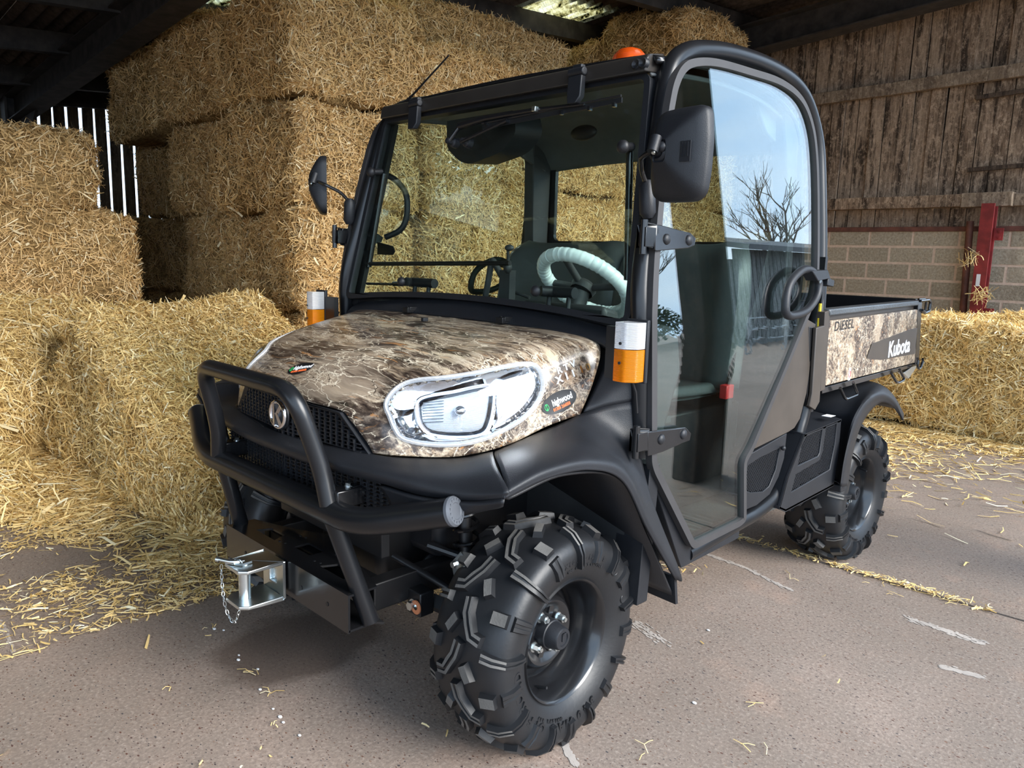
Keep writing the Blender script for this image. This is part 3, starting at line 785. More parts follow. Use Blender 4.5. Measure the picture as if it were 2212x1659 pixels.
# --- broken bale tipped toward the vehicle
Aq = V(-3.40, -.02, .93); Dq = V(-1.40, -.03, .06); Bq = V(-3.45, 1.22, .98); Cq = V(-1.35, 1.30, .10)
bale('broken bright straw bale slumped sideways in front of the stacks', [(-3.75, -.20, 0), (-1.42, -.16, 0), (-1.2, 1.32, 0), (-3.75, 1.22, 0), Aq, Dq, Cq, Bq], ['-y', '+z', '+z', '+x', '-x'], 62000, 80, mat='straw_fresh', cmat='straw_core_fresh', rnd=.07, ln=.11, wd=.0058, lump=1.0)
# --- bales at the back wall, right
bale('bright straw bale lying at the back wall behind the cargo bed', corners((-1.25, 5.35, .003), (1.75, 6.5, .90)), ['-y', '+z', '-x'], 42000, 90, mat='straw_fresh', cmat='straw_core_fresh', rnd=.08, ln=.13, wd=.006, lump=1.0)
# --- loose heap left of the broken bale
def heap_z(x, y):
    f = np.clip((-x-1.55-.9*np.maximum(0, -y-.2))/2.7, 0, 1); z = f**1.15*.92
    z *= np.clip((y+2.3)/1.1, 0, 1)**.8*np.clip((-.42-y+np.maximum(0, -x-3.3)*1.2)/.45, 0, 1)**.6
    return z+.03*np.sin(7*x+3*y)*np.sin(5*y+2*x)*np.clip(f*4, 0, 1)
ht = thing('straw_heap', 'loose straw sloping down from the low stack at the left edge', 'straw heap', (-3, -.8, 0))
xs = np.linspace(-4.5, -1.3, 60); ys = np.linspace(-2.4, .3, 50); m = MB(); vs = []
for y in ys:
    for x in xs: vs.append((x, y, max(.003, float(heap_z(np.array(x), np.array(y))))))
m.add(vs, [(j*60+i, j*60+i+1, (j+1)*60+i+1, (j+1)*60+i) for j in range(49) for i in range(59) if max(vs[j*60+i][2], vs[(j+1)*60+i+1][2]) > .02])
o = m.obj('heap_base', 'straw_core_fresh'); local(o, ht); o['kind'] = 'stuff'
R = np.random.RandomState(5); n = 46000; x = -4.5+3.2*R.rand(n); y = -2.4+2.7*R.rand(n); z = heap_z(x, y); keep = (z > .01)
P = np.stack([x, y, z+.005], 1)[keep]; N = np.stack([(heap_z(x+.01, y)-z)*-100, (heap_z(x, y+.01)-z)*-100, np.ones(n)], 1)[keep]; N /= np.linalg.norm(N, axis=1)[:, None]
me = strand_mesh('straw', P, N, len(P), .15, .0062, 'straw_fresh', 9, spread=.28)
o = bpy.data.objects.new('straw', me); COL.objects.link(o); local(o, ht); o['kind'] = 'stuff'
# --- straw spilled on the floor
def spill(name, label, poly_or_fn, box, n, seed, ln=.10, wd=.005):
    R = np.random.RandomState(seed); x = box[0]+(box[2]-box[0])*R.rand(n*6); y = box[1]+(box[3]-box[1])*R.rand(n*6)
    w = poly_or_fn(x, y); k = R.rand(n*6) < w; x, y = x[k][:n], y[k][:n]
    P = np.stack([x, y, np.full(len(x), .003)], 1); N = np.tile([0, 0, 1.], (len(x), 1))
    me = strand_mesh(name, P, N, len(P), ln, wd, 'straw_fresh', seed, lift=.016, ground=True, stray=.0)
    o = bpy.data.objects.new(name, me); COL.objects.link(o); tag(o, label, 'straw', kind='stuff'); return o
ns = lambda x, y, s=1.: .5+.5*np.sin(3.1*x*s+1.3*y+.5)*np.sin(2.3*y*s-1.9*x+1.)+.35*np.sin(9*x+4*y)*np.sin(8*y-3*x)
def sp1(x, y):
    d = np.hypot(np.maximum(0, x+1.45), np.maximum(0, -.10-y)*1.0)
    dd = np.maximum(0, x+1.30)*1.0+np.maximum(0, -.25-y-.30*np.maximum(0, -x-1.6))*1.2
    return np.clip(1.-dd/.42, 0, 1)**1.5*np.clip(ns(x, y)+.45, 0, 1)+.0015
spill('loose_straw', 'loose straw spread over the floor around the broken bale', sp1, (-4.2, -2.0, -.1, 1.3), 21000, 101, .115, .006)
def sp2(x, y):
    return np.clip(1-(5.35-y)/.75, 0, 1)**1.2*np.clip(ns(x, y)+.5, 0, 1)+np.exp(-((x+.9)/.9)**2-((y-4.3)/.7)**2)*.9+np.where(y > 3.2, .02, .004)
spill('loose_straw', 'loose straw spread along the foot of the bale at the back wall', sp2, (-2.6, 2.2, 1.9, 5.4), 16000, 102, .11, .006)
def sp3(x, y): return np.clip(1-(np.abs(x+2.2))/.9, 0, 1)*.8+.05
spill('loose_straw', 'loose straw under the side stack behind the vehicle', sp3, (-2.95, 1.3, -.6, 5.2), 9000, 103)
c3 = at(1415, 1208, 'z', 0); c4 = at(935, 1280, 'z', 0)
def sp4(x, y): return np.exp(-((x-c3.x)/.12)**2-((y-c3.y)/.10)**2)+np.exp(-((x-c4.x)/.16)**2-((y-c4.y)/.10)**2)
spill('loose_straw', 'small patch of chaff on the floor under the door sill', sp4, (c4.x-.5, min(c3.y, c4.y)-.4, c3.x+.4, max(c3.y, c4.y)+.4), 2600, 104, .035, .004)
def sp5(x, y):
    d = np.abs((x-J0.x)*jn.x+(y-J0.y)*jn.y); s_ = (x-J0.x)*jd.x+(y-J0.y)*jd.y
    return np.where((d < .022) & (s_ > -.3) & (s_ < (J1-J0).length+.05), .8*np.clip(ns(x, y, 3.)+.3, .1, 1), 0)
spill('loose_straw', 'line of straw caught in the floor joint', sp5, (min(J0.x, J1.x)-.4, min(J0.y, J1.y)-.2, max(J0.x, J1.x)+.2, max(J0.y, J1.y)+.2), 1500, 105, .04, .004)
def sp6(x, y): return .5*np.exp(-((x-.05-.55*(y+1.0))/.10)**2)*np.exp(-((y+.85)/.5)**2)+.012
spill('loose_straw', 'few stray stems scattered over the open floor', sp6, (-2.2, -1.6, 2.6, 3.), 420, 106, .035, .004)
R6 = random.Random(8)
def stems_at(pts, label):
    m = MB()
    for px, py, k, sc_ in pts:
        c = at(px, py, 'z', .006)
        for _ in range(k):
            a = R6.uniform(0, 2*PI); l = R6.uniform(.02, .07)*sc_; q = c+V(R6.uniform(-.04, .04), R6.uniform(-.04, .04), 0)*sc_
            d = V(math.cos(a), math.sin(a), 0); m.tube([q-d*l/2, q+V(-d.y, d.x, 0)*l*R6.uniform(-.15, .15)+V(0, 0, .004), q+d*l/2], .0014, n=5, flat=.5)
    tag(m.obj('stray_stems', 'straw_fresh'), label, 'straw', kind='stuff')
def sp7(x, y):
    e = y+.70+.28*(x+2.25)        # distance in front of the heap's foot
    return np.clip((e+.20)/.40, 0, 1)**1.6*np.clip(ns(x, y, 1.7)*.75-.12, 0, 1)+.010
spill('loose_straw', 'thin straw scattered on the floor in front of the straw heap', sp7, (-2.6, -1.15, -.75, .1), 5200, 107, .05, .004)
# wisps caught on the red post
R_ = np.random.RandomState(12); P_ = []
for px, py in ((2098, 560), (2112, 635), (2130, 632)):
    q = at(px, py, 'y', YW-.24); P_.append(np.array(q)+R_.normal(size=(26, 3))*[.035, .03, .035])
P_ = np.concatenate(P_); me = strand_mesh('straw_wisps', P_, np.tile([0, -1., 0], (len(P_), 1)), len(P_), .13, .005, 'straw_fresh', 77)
o = bpy.data.objects.new('straw_wisps', me); COL.objects.link(o); tag(o, 'wisps of straw caught on the red steel post and pipe', 'straw', kind='stuff')
stems_at([(20, 1440, 2, 2.4), (450, 1360, 3, .8), (540, 1445, 4, .8), (590, 1490, 4, .7), (600, 1560, 3, .6), (365, 1490, 2, .6)], 'single straw stems lying on the floor in front of the hitch')
stems_at([(1890, 1265, 2, 1.2), (1720, 1255, 2, 1.4), (2060, 1300, 6, 1.), (1930, 1285, 2, 1.2), (1610, 1520, 2, .8), (1380, 1615, 3, 1.), (1620, 1610, 3, 1.)], 'single straw stems lying on the floor right of the vehicle')
# tiny pale chips
m = MB()
for px, py in ((463, 1358), (483, 1361), (516, 1415), (515, 1425), (557, 1445), (562, 1489), (590, 1531), (605, 1548), (612, 1560), (647, 1588), (1500, 1518), (1530, 1361)):
    c = at(px, py, 'z', .003); m.ball(c, R6.uniform(.005, .009), 8, 5, (1, .7, .35))
tag(m.obj('chalk_chips', 'white_sticker'), 'small white chips scattered on the concrete before the bumper', 'chips', kind='stuff')
# chalky scuffed lines on the slabs
def chalk(name, label, pts, wid, n, seed):
    R = random.Random(seed); m = MB(); P = [at(x, y, 'z', .0012) for x, y in pts]; L = [0]
    for _ in range(n):
        k = R.randrange(len(P)-1); c = P[k].lerp(P[k+1], R.random())+V(R.gauss(0, wid), R.gauss(0, wid), 0); d = (P[k+1]-P[k]).normalized(); e = V(-d.y, d.x, 0)
        a = R.uniform(.004, .016); b = R.uniform(.002, .005); g_ = [c-d*a, c-d*a*.3+e*b, c+d*a*.6+e*b*.7, c+d*a, c+d*a*.3-e*b, c-d*a*.5-e*b*.8]
        m.prism([V(p.x, p.y, .0008) for p in g_], (0, 0, .0006+R.random()*.0004))
    tag(m.obj(name, 'chalk', smooth=False), label, 'chalk mark', kind='stuff')
simple('chalk', (.40, .35, .31), .9)
chalk('chalk_line', 'long white scuffed line on the concrete below the door', [(1512, 1192), (1600, 1222), (1712, 1276)], .006, 260, 1)
chalk('chalk_line', 'pale scuffed line on the concrete near the right edge', [(1965, 1336), (2040, 1362), (2130, 1390)], .010, 200, 2)
chalk('chalk_line', 'short pale scuff at the lower right of the floor', [(2036, 1440), (2120, 1462)], .007, 110, 3)
chalk('chalk_line', 'white powdery streak at the foot of the front tyre', [(1204, 1578), (1222, 1612), (1245, 1650)], .005, 150, 4)
chalk('chalk_line', 'faint pale line parallel to the others right of the front wheel', [(1370, 1345), (1440, 1392)], .012, 70, 5)
chalk('chalk_line', 'curved white scratch at the left edge of the floor', [(0, 1340), (14, 1368), (27, 1408)], .004, 60, 6)
# ================================================================ THE VEHICLE (x to its left, y to its rear)
CAR = thing('utility_vehicle', 'camouflage utility vehicle with glazed cab, bull bar and cargo bed on the concrete', 'vehicle', (0, 0, 0))
def both(fn):
    for s_ in (1, -1): fn(s_)
def sm_(mb, s_): return mb if s_ == 1 else mirrored(mb)
def mp(p, s_): return V(p[0]*s_, p[1], p[2])

# ---------------------------------------------------------------- wheels
TP = [(-.098, .166), (-.112, .185), (-.124, .212), (-.129, .238), (-.126, .262), (-.113, .281), (-.090, .292), (-.06, .298), (-.03, .301), (0, .302)]
TP = TP + [(-a, r) for a, r in reversed(TP[:-1])]
tps = [0.]
for i in range(1, len(TP)): tps.append(tps[-1]+math.hypot(TP[i][0]-TP[i-1][0], TP[i][1]-TP[i-1][1]))
mid = tps[9]
def prof(s):
    s = s+mid
    for i in range(1, len(TP)):
        if s <= tps[i] or i == len(TP)-1:
            t = (s-tps[i-1])/(tps[i]-tps[i-1]); a = TP[i-1][0]+(TP[i][0]-TP[i-1][0])*t; r = TP[i-1][1]+(TP[i][1]-TP[i-1][1])*t
            da = TP[i][0]-TP[i-1][0]; dr = TP[i][1]-TP[i-1][1]; L = math.hypot(da, dr); return a, r, -dr/L, da/L
def tp(s, th, h):
    a, r, na, nr = prof(s); a += na*h; r += nr*h; return V(a, r*math.sin(th), r*math.cos(th))
LOADR = .297
def lug(mb, line, w, h=.016, groove=True, top=1):
    """line: (s, theta in degrees) centre line; w half width"""
    P = [V(s, math.radians(t)*.29, 0) for s, t in line]; Q = []
    for i in range(len(P)-1):
        k = max(1, int((P[i+1]-P[i]).length/.02)); Q += [P[i].lerp(P[i+1], j/k) for j in range(k)]
    Q.append(P[-1]); n = len(Q)
    cs = [(-1.15, 0), (-.85, h), (-.30, h), (-.22, h-.005), (.22, h-.005), (.30, h), (.85, h), (1.15, 0)] if groove else [(-1.15, 0), (-.85, h), (.85, h), (1.15, 0)]
    c = len(cs); vs = []; ws = w if isinstance(w, tuple) else (w, w)
    for i, q in enumerate(Q):
        d = (Q[min(n-1, i+1)]-Q[max(0, i-1)]).normalized(); nn = V(-d.y, d.x, 0); ww = ws[0]+(ws[1]-ws[0])*i/(n-1)
        hh = 1.
        for a, b in cs:
            g = b
            if groove and i in (0, n-1) and 0 < b < h: g = h
            ex = d*(-.004 if i == 0 else .004 if i == n-1 else 0)*(1 if b == 0 else -.3)
            p = q+nn*a*ww+ex; vs.append(tp(p.x, p.y/.29, g-(.002 if b == 0 else 0)))
    fs = []; ms = []
    for i in range(n-1):
        for k in range(c-1):
            fs.append((i*c+k, i*c+k+1, (i+1)*c+k+1, (i+1)*c+k)); ms.append(top if (cs[k][1] == h and cs[k+1][1] == h and abs(Q[i].x) < .112) else 0)
    fs += [tuple(range(c-1, -1, -1)), tuple(range((n-1)*c, n*c))]; ms += [0, 0]
    mb.add(vs, fs, ms)
def tyre_mesh(lean=1):
    mb = MB(); n = 108; vs = []; P = len(TP)
    fine = []
    for i in range(P-1): fine += [tps[i]-mid, (tps[i]+tps[i+1])/2-mid]
    fine.append(tps[-1]-mid)
    pts = crom([V(a, r, 0) for a, r in TP], 3)
    for p in pts:
        for k in range(n):
            t = 2*PI*k/n; vs.append(V(p.x, p.y*math.sin(t), p.y*math.cos(t)))
    fs = [(i*n+k, i*n+(k+1) % n, (i+1)*n+(k+1) % n, (i+1)*n+k) for i in range(len(pts)-1) for k in range(n)]
    mb.add(vs, fs)
    for r_ in range(9):
        for sg in (1, -1):
            o = r_*40+(0 if sg == 1 else 20)
            L = lambda pts_: [(s*sg, (t+o)) for s, t in pts_]
            lug(mb, L([(.072, 1), (.13, 0), (.170, 1), (.186, 2)]), (.0125, .0105), top=1)
            lug(mb, L([(.074, 19.5), (.112, 20)]), .0165, groove=False)
            lug(mb, L([(.126, 20), (.180, 20.5)]), .0185, h=.011, top=0)
            lug(mb, L([(.064, 7), (.036, 8), (.006, 17), (-.002, 24)]), .014)
            lug(mb, L([(.044, 27), (.022, 34)]), .012, groove=False)
    for v in range(len(mb.v)):
        x, y, z = mb.v[v]
        if z < -LOADR+.0: mb.v[v] = (x, y, -LOADR+.0015*((v*7) % 3)/3)
    return mb
def ring_text(mb, txt, r, ang, size, x, step, flip=False):
    """letters standing round the sidewall, centred on ang (degrees from the top, clockwise from outside)"""
    n = len(txt)
    for i, ch in enumerate(txt):
        if ch == ' ': continue
        a = math.radians(ang+(i-(n-1)/2)*step*(-1 if flip else 1)); t = text_mesh(ch, size, .0022, .001)
        c = V(x, r*math.sin(a), r*math.cos(a)); rad = V(0, math.sin(a), math.cos(a)); tan = V(0, math.cos(a), -math.sin(a))
        if flip: rad = -rad; tan = -tan
        mb.join(place(t, c, tan, rad))
RIM = [(.104, .163), (.107, .168), (.102, .171), (.094, .166), (.090, .158), (.066, .153), (.060, .149), (.052, .150), (.046, .148), (.041, .1425), (.037, .1435), (.031, .137), (.026, .138), (.020, .1335), (.012, .133), (-.03, .133), (-.055, .148), (-.09, .157), (-.095, .170), (-.100, .166), (-.094, .152), (-.058, .142), (-.03, .128), (.010, .127), (.028, .128), (.044, .142), (.058, .143), (.084, .152), (.100, .160)]
def rim_mesh(front=True):
    m = MB().lathe(RIM, (0, 0, 0), (1, 0, 0), 72, closed=True)
    m.lathe([(.000, .131), (.004, .112), (.020, .104), (.034, .098), (.040, .090), (.038, .080), (.026, .066), (.022, .050), (.022, .0), (.014, .0), (.014, .052), (.020, .070), (.030, .084), (.030, .092), (.012, .098), (-.006, .114), (-.008, .131)], (0, 0, 0), (1, 0, 0), 56)
    for k in range(4):
        a = PI/4+k*PI/2+.3; m.lathe([(.018, .020), (.030, .017), (.031, .012)], (0, math.sin(a)*.056, math.cos(a)*.056), (1, 0, 0), 16)
        b = a+PI/4; m.box((.027, math.sin(b)*.068, math.cos(b)*.068), (.008, .02, .034), Matrix.Rotation(-b, 3, 'X'))
    return m
# axis: thread through y,z with x outward
def flipx(mb): return mirrored(mb)
tyre_mb = tyre_mesh(); tyre_me = {}; rim_me = {}
side_text = MB()
ring_text(side_text, '340', .222, 163, .036, .1270, 7.6); ring_text(side_text, 'MAG', .222, 191, .036, .1270, 8.6); ring_text(side_text, 'OFF', .222, 222, .036, .1270, 7.8); ring_text(side_text, 'ROAD', .222, 257, .036, .1270, 8.2)
ring_text(side_text, '25X10.00-12 NHS', .235, 5, .017, .1275, 3.4); ring_text(side_text, 'FOR HIGHWAY SERVICE', .214, 10, .009, .1245, 2.2)
ring_text(side_text, '6PR RATING', .205, 205, .012, .1215, 3.2, True); ring_text(side_text, 'TR', .235, 62, .026, .1275, 6.)
for a in (48, 76):
    aa = math.radians(a); c = V(.127, .232*math.sin(aa), .232*math.cos(aa)); side_text.tube([c+V(0, math.sin(t)*.014, math.cos(t)*.014) for t in [PI*.25+k*.25 for k in range(20)]], .0018, n=5)
for s_ in (1, -1):
    m = MB(); m.join(tyre_mb); m.join(side_text, 0)
    if s_ == -1: m = flipx(m)
    tyre_me[s_] = m.mesh('tyre', ['rubber', 'rubber_worn'])
    bm = bmesh.new(); bm.from_mesh(tyre_me[s_]); bmesh.ops.recalc_face_normals(bm, faces=bm.faces); bm.to_mesh(tyre_me[s_]); bm.free()
    tyre_me[s_].polygons.foreach_set('use_smooth', [True]*len(tyre_me[s_].polygons)); tyre_me[s_].set_sharp_from_angle(angle=math.radians(32))
def wheel(c, s_, steer, front):
    m = rim_mesh(front)
    o = sm_(m, s_).obj('wheel', 'black_paint', CAR, ang=40); o.location = c; o.rotation_euler = (0, 0, steer); o['label'] = ('front' if front else 'rear')+' black steel wheel'
    ty = bpy.data.objects.new('tyre', tyre_me[s_]); COL.objects.link(ty); ty.parent = o; ty['label'] = 'knobbly black off-road tyre'
    ty.rotation_euler = (0 if front else .45, 0, 0)
    h = MB().lathe([(.02, 0), (.02, .041), (.052, .040), (.054, .037), (.086, .031), (.090, .028), (.090, .020), (.087, .019), (.087, 0)], (0, 0, 0), (1, 0, 0), 32)
    h.box((.088, 0, .004), (.004, .006, .022)).box((.088, .006, .012), (.004, .016, .006))
    sm_(h, s_).obj('hub_cap', 'black_plastic', o)
    for k in range(4):
        a = PI/4+k*PI/2+.3; b = MB().hexbolt((.029, math.sin(a)*.056, math.cos(a)*.056), (1, 0, 0), .0105, .022)
        b.cyl((.05, math.sin(a)*.056, math.cos(a)*.056), (.058, math.sin(a)*.056, math.cos(a)*.056), .006)
        sm_(b, s_).obj('wheel_bolt', 'zinc', o, smooth=False)
    a = math.radians(205 if front else 50)
    sm_(MB().tube([V(.05, math.sin(a)*.142, math.cos(a)*.142), V(.085, math.sin(a)*.132, math.cos(a)*.132)], [.005, .004], n=8), s_).obj('valve', 'rubber', o)
    return o
# the flattened foot must stay down: rear tyres keep their rotation small
wheel(V(.612, 0, .2985), 1, .044, True); wheel(V(-.612, 0, .2985), -1, .044, True)
r1 = wheel(V(.618, 2.015, .2985), 1, 0, False); r2 = wheel(V(-.618, 2.015, .2985), -1, 0, False)
for o in CAR.children:
    for c in o.children:
        if c.name.startswith('tyre'): c.rotation_euler = (0, 0, 0)

# ---------------------------------------------------------------- bonnet
def sym_rows(right):
    return right
HR = [ # rows from centre outward; each runs front -> rear
 [(0, -.415, .905), (0, -.378, .950), (0, -.28, 1.003), (0, -.12, 1.045), (0, .05, 1.078), (0, .215, 1.100)],
 [(.13, -.412, .904), (.13, -.374, .950), (.14, -.27, 1.003), (.15, -.11, 1.045), (.16, .05, 1.077), (.17, .215, 1.099)],
 [(.255, -.396, .899), (.262, -.364, .940), (.29, -.26, .992), (.325, -.11, 1.040), (.35, .05, 1.074), (.38, .215, 1.098)],
 [(.293, -.390, .876), (.335, -.358, .922), (.405, -.255, .985), (.46, -.11, 1.034), (.495, .06, 1.068), (.525, .213, 1.092)],
 [(.318, -.385, .857), (.388, -.346, .906), (.478, -.232, .970), (.530, -.09, 1.014), (.565, .07, 1.048), (.598, .212, 1.078)],
 [(.338, -.382, .840), (.415, -.342, .880), (.512, -.215, .935), (.565, -.075, .975), (.598, .075, 1.005), (.622, .205, 1.045)],
 [(.356, -.379, .824), (.432, -.337, .848), (.522, -.205, .878), (.578, -.07, .908), (.610, .065, .936), (.630, .165, .962)],
 [(.370, -.376, .805), (.440, -.338, .806), (.518, -.222, .802), (.574, -.105, .824), (.610, .015, .866), (.628, .122, .886)]]
hv, hf = grid(HR, 10, 10)
hood_bvh = bvh_of(hv+mx(hv), hf+[tuple(i+len(hv) for i in reversed(f)) for f in hf])
def on_hood(px, py):
    """where the sight line to a pixel meets the bonnet"""
    d = ray(px, py); h = hood_bvh.ray_cast(CAM, d.normalized(), 6)
    return (h[0], h[1]) if h[0] is not None else (at(px, py, 'x', .615), V(1, 0, 0))
HLpx = [(832, 880), (836, 862), (852, 842), (874, 828), (905, 820), (960, 815), (1020, 806), (1080, 793), (1130, 785), (1155, 788), (1168, 803), (1174, 828), (1170, 852), (1155, 880), (1128, 907), (1090, 930), (1050, 948), (1005, 960), (950, 963), (900, 958), (866, 947), (850, 925), (840, 900)]
HL = []
for p in HLpx:
    q = on_hood(*p)
    HL.append(q)
HLp = [q[0] for q in HL if q[0] is not None]
hl_c = sum(HLp, V(0, 0, 0))/len(HLp)
hl_n = V(0, 0, 0)
for i in range(len(HLp)): hl_n += (HLp[i]-hl_c).cross(HLp[(i+1) % len(HLp)]-hl_c)
hl_n.normalize()
if hl_n.x < 0: hl_n = -hl_n
hl_u = V(0, 0, 1).cross(hl_n).normalized(); hl_v = hl_n.cross(hl_u)
def to2(p): d = p-hl_c; return (d.dot(hl_u), d.dot(hl_v))
HL2 = [to2(p) for p in HLp]
def smooth2(pts, n=4): return [(p.x, p.y) for p in crom([V(a, b, 0) for a, b in pts], n, True)]
HL2s = smooth2(HL2)
def inside(p, poly):
    x, y = p; c = False; n = len(poly)
    for i in range(n):
        (x1, y1), (x2, y2) = poly[i], poly[(i+1) % n]
        if (y1 > y) != (y2 > y) and x < (x2-x1)*(y-y1)/(y2-y1)+x1: c = not c
    return c
def in2(pts, d):
    q = inset([V(a, b, 0) for a, b in pts], d); return [(p.x, p.y) for p in q]
def area2(pts): return sum(pts[i][0]*pts[(i+1) % len(pts)][1]-pts[(i+1) % len(pts)][0]*pts[i][1] for i in range(len(pts)))/2
if abs(area2(in2(HL2s, .005))) > abs(area2(HL2s)): _in2 = in2; in2 = lambda pts, d: _in2(pts, -d)
hole = in2(HL2s, .008)
m = MB(); keep = []
for f in hf:
    c = sum((Vector(hv[i]) for i in f), V(0, 0, 0))/4
    if c.x > .2 and inside(to2(c), hole) and abs((c-hl_c).dot(hl_n)) < .2: continue
    keep.append(f)
m.add(hv, keep); n0 = len(hv); m.add(mx(hv), [tuple(reversed(f)) for f in keep])
HOOD = m.obj('hood', 'camo_hood', CAR, solid=.006, ang=50); HOOD['label'] = 'woodland camouflage bonnet'
def hood_at(a, b, lift=0.):
    q = hl_c+hl_u*a+hl_v*b; h = hood_bvh.ray_cast(q+hl_n*.3, -hl_n, .8)
    if h[0] is None: h = hood_bvh.find_nearest(q)
    n = h[1] if h[1].dot(hl_n) > 0 else -h[1]
    return h[0]+n*lift
def headlight(s_):
    def strip(o2, i2, ho, hi, mb, depth=None):
        n = len(o2); vs = [hood_at(*p, ho) for p in o2]+[hood_at(*p, hi) for p in i2]
        mb.add(vs, [(i, (i+1) % n, (i+1) % n+n, i+n) for i in range(n)])
    L1, L2, L3 = in2(HL2s, -.003), in2(HL2s, .002), in2(HL2s, .009)
    bz = MB(); strip(L1, L1, -.010, .004, bz); strip(L1, L2, .004, .007, bz); strip(L2, L3, .007, .001, bz)
    hl = sm_(bz, s_).obj('headlight', 'clear_lens', CAR); hl['label'] = 'large clear headlight with chrome reflector'
    # chrome bowl
    bw = MB(); L4 = in2(HL2s, .026); L5 = in2(HL2s, .036); L3b = in2(HL2s, .008)
    n = len(L3); vs = [hood_at(*p, -.002) for p in L3b]+[hood_at(*p, -.006) for p in L3]+[hood_at(*p, -.030) for p in L4]+[hood_at(*p, -.034) for p in L5]
    c_ = hood_at(0, 0, -.052); vs.append(c_)
    fs = [(k*n+i, k*n+(i+1) % n, (k+1)*n+(i+1) % n, (k+1)*n+i) for k in range(3) for i in range(n)]+[(3*n+i, 3*n+(i+1) % n, 4*n) for i in range(n)]
    bw.add(vs, fs); sm_(bw, s_).obj('reflector_bowl', 'chrome', hl, recalc=False, ang=60)
    # inner lamp: rounded chrome surround, dark throat, ribbed lens
    inn = [on_hood(*p)[0] for p in ((906, 868), (925, 858), (980, 850), (1040, 838), (1062, 842), (1064, 872), (1056, 912), (1040, 934), (990, 940), (935, 934), (914, 918), (906, 892))]
    I2 = smooth2([to2(p) for p in inn]); sg = 1
    def grow(d): return in2(I2, -d) if abs(area2(in2(I2, -.003))) > abs(area2(I2)) else in2(I2, d)
    def loopm(specs, mb):
        n = len(I2); vs = []
        for d, h in specs: vs += [hood_at(*p, h) for p in grow(d)]
        mb.add(vs, [(k*n+i, k*n+(i+1) % n, (k+1)*n+(i+1) % n, (k+1)*n+i) for k in range(len(specs)-1) for i in range(n)])
    r_ = MB(); loopm([(.016, -.034), (.014, -.010), (.009, -.006), (.003, -.009), (0, -.024)], r_); sm_(r_, s_).obj('lamp_surround', 'chrome', hl)
    r_ = MB(); loopm([(.003, -.0085), (.0, -.010), (-.004, -.026)], r_); sm_(r_, s_).obj('throat', 'reflector_dark', hl)
    r_ = MB(); n = len(I2); g1 = grow(-.003); g2 = grow(-.012); vs = [hood_at(*p, -.020) for p in g1]+[hood_at(*p, -.016) for p in g2]+[hood_at(sum(p[0] for p in I2)/n, sum(p[1] for p in I2)/n, -.012)]
    r_.add(vs, [(i, (i+1) % n, (i+1) % n+n, i+n) for i in range(n)]+[(n+i, n+(i+1) % n, 2*n) for i in range(n)]); sm_(r_, s_).obj('inner_lens', 'clear_lens', hl)
    r_ = MB(); xs = [p[0] for p in I2]; x0, x1 = min(xs), max(xs); ys = [p[1] for p in I2]; y0, y1 = min(ys), max(ys)
    for k in range(14):
        b = y0+(y1-y0)*(k+1)/15.; a0 = x0+.008; a1 = x0+(x1-x0)*.33
        if inside((a0, b), I2): r_.tube([hood_at(a0, b, -.013), hood_at(a1, b, -.012)], .0012, n=5)
    sm_(r_, s_).obj('lens_ribs', 'zinc', hl)['kind'] = 'stuff'
    bl = MB(); cc = hood_at((x0+x1)/2+.01, (y0+y1)/2, -.008); bl.ball(cc, .016, 14, 8, (1, 1, .8)); sm_(bl, s_).obj('bulb_shield', 'chrome', hl)
    # outer wing reflector and clear cover
    wg = [on_hood(*p)[0] for p in ((1075, 838), (1150, 796), (1164, 818), (1160, 850), (1130, 890), (1085, 922), (1062, 934), (1074, 905))]
    W2 = smooth2([to2(p) for p in wg]); n = len(W2); r_ = MB(); q2 = in2(W2, .006)
    vs = [hood_at(*p, -.028) for p in W2]+[hood_at(*p, -.012) for p in q2]+[hood_at(sum(p[0] for p in W2)/n, sum(p[1] for p in W2)/n, -.013)]
    r_.add(vs, [(i, (i+1) % n, (i+1) % n+n, i+n) for i in range(n)]+[(n+i, n+(i+1) % n, 2*n) for i in range(n)]); sm_(r_, s_).obj('wing_reflector', 'chrome', hl, ang=60)
    cv = MB(); n = len(L2); vs = []
    for k in range(6):
        f = k/6.; vs += [hood_at(a*(1-f), b*(1-f), .005+.010*math.sin(f*PI/2)) for a, b in L2]
    vs.append(hood_at(0, 0, .015)); fs = [(k*n+i, k*n+(i+1) % n, (k+1)*n+(i+1) % n, (k+1)*n+i) for k in range(5) for i in range(n)]+[(5*n+i, 5*n+(i+1) % n, 6*n) for i in range(n)]
    cv.add(vs, fs); sm_(cv, s_).obj('clear_cover', 'lamp_lens', hl, solid=.002)
both(headlight)

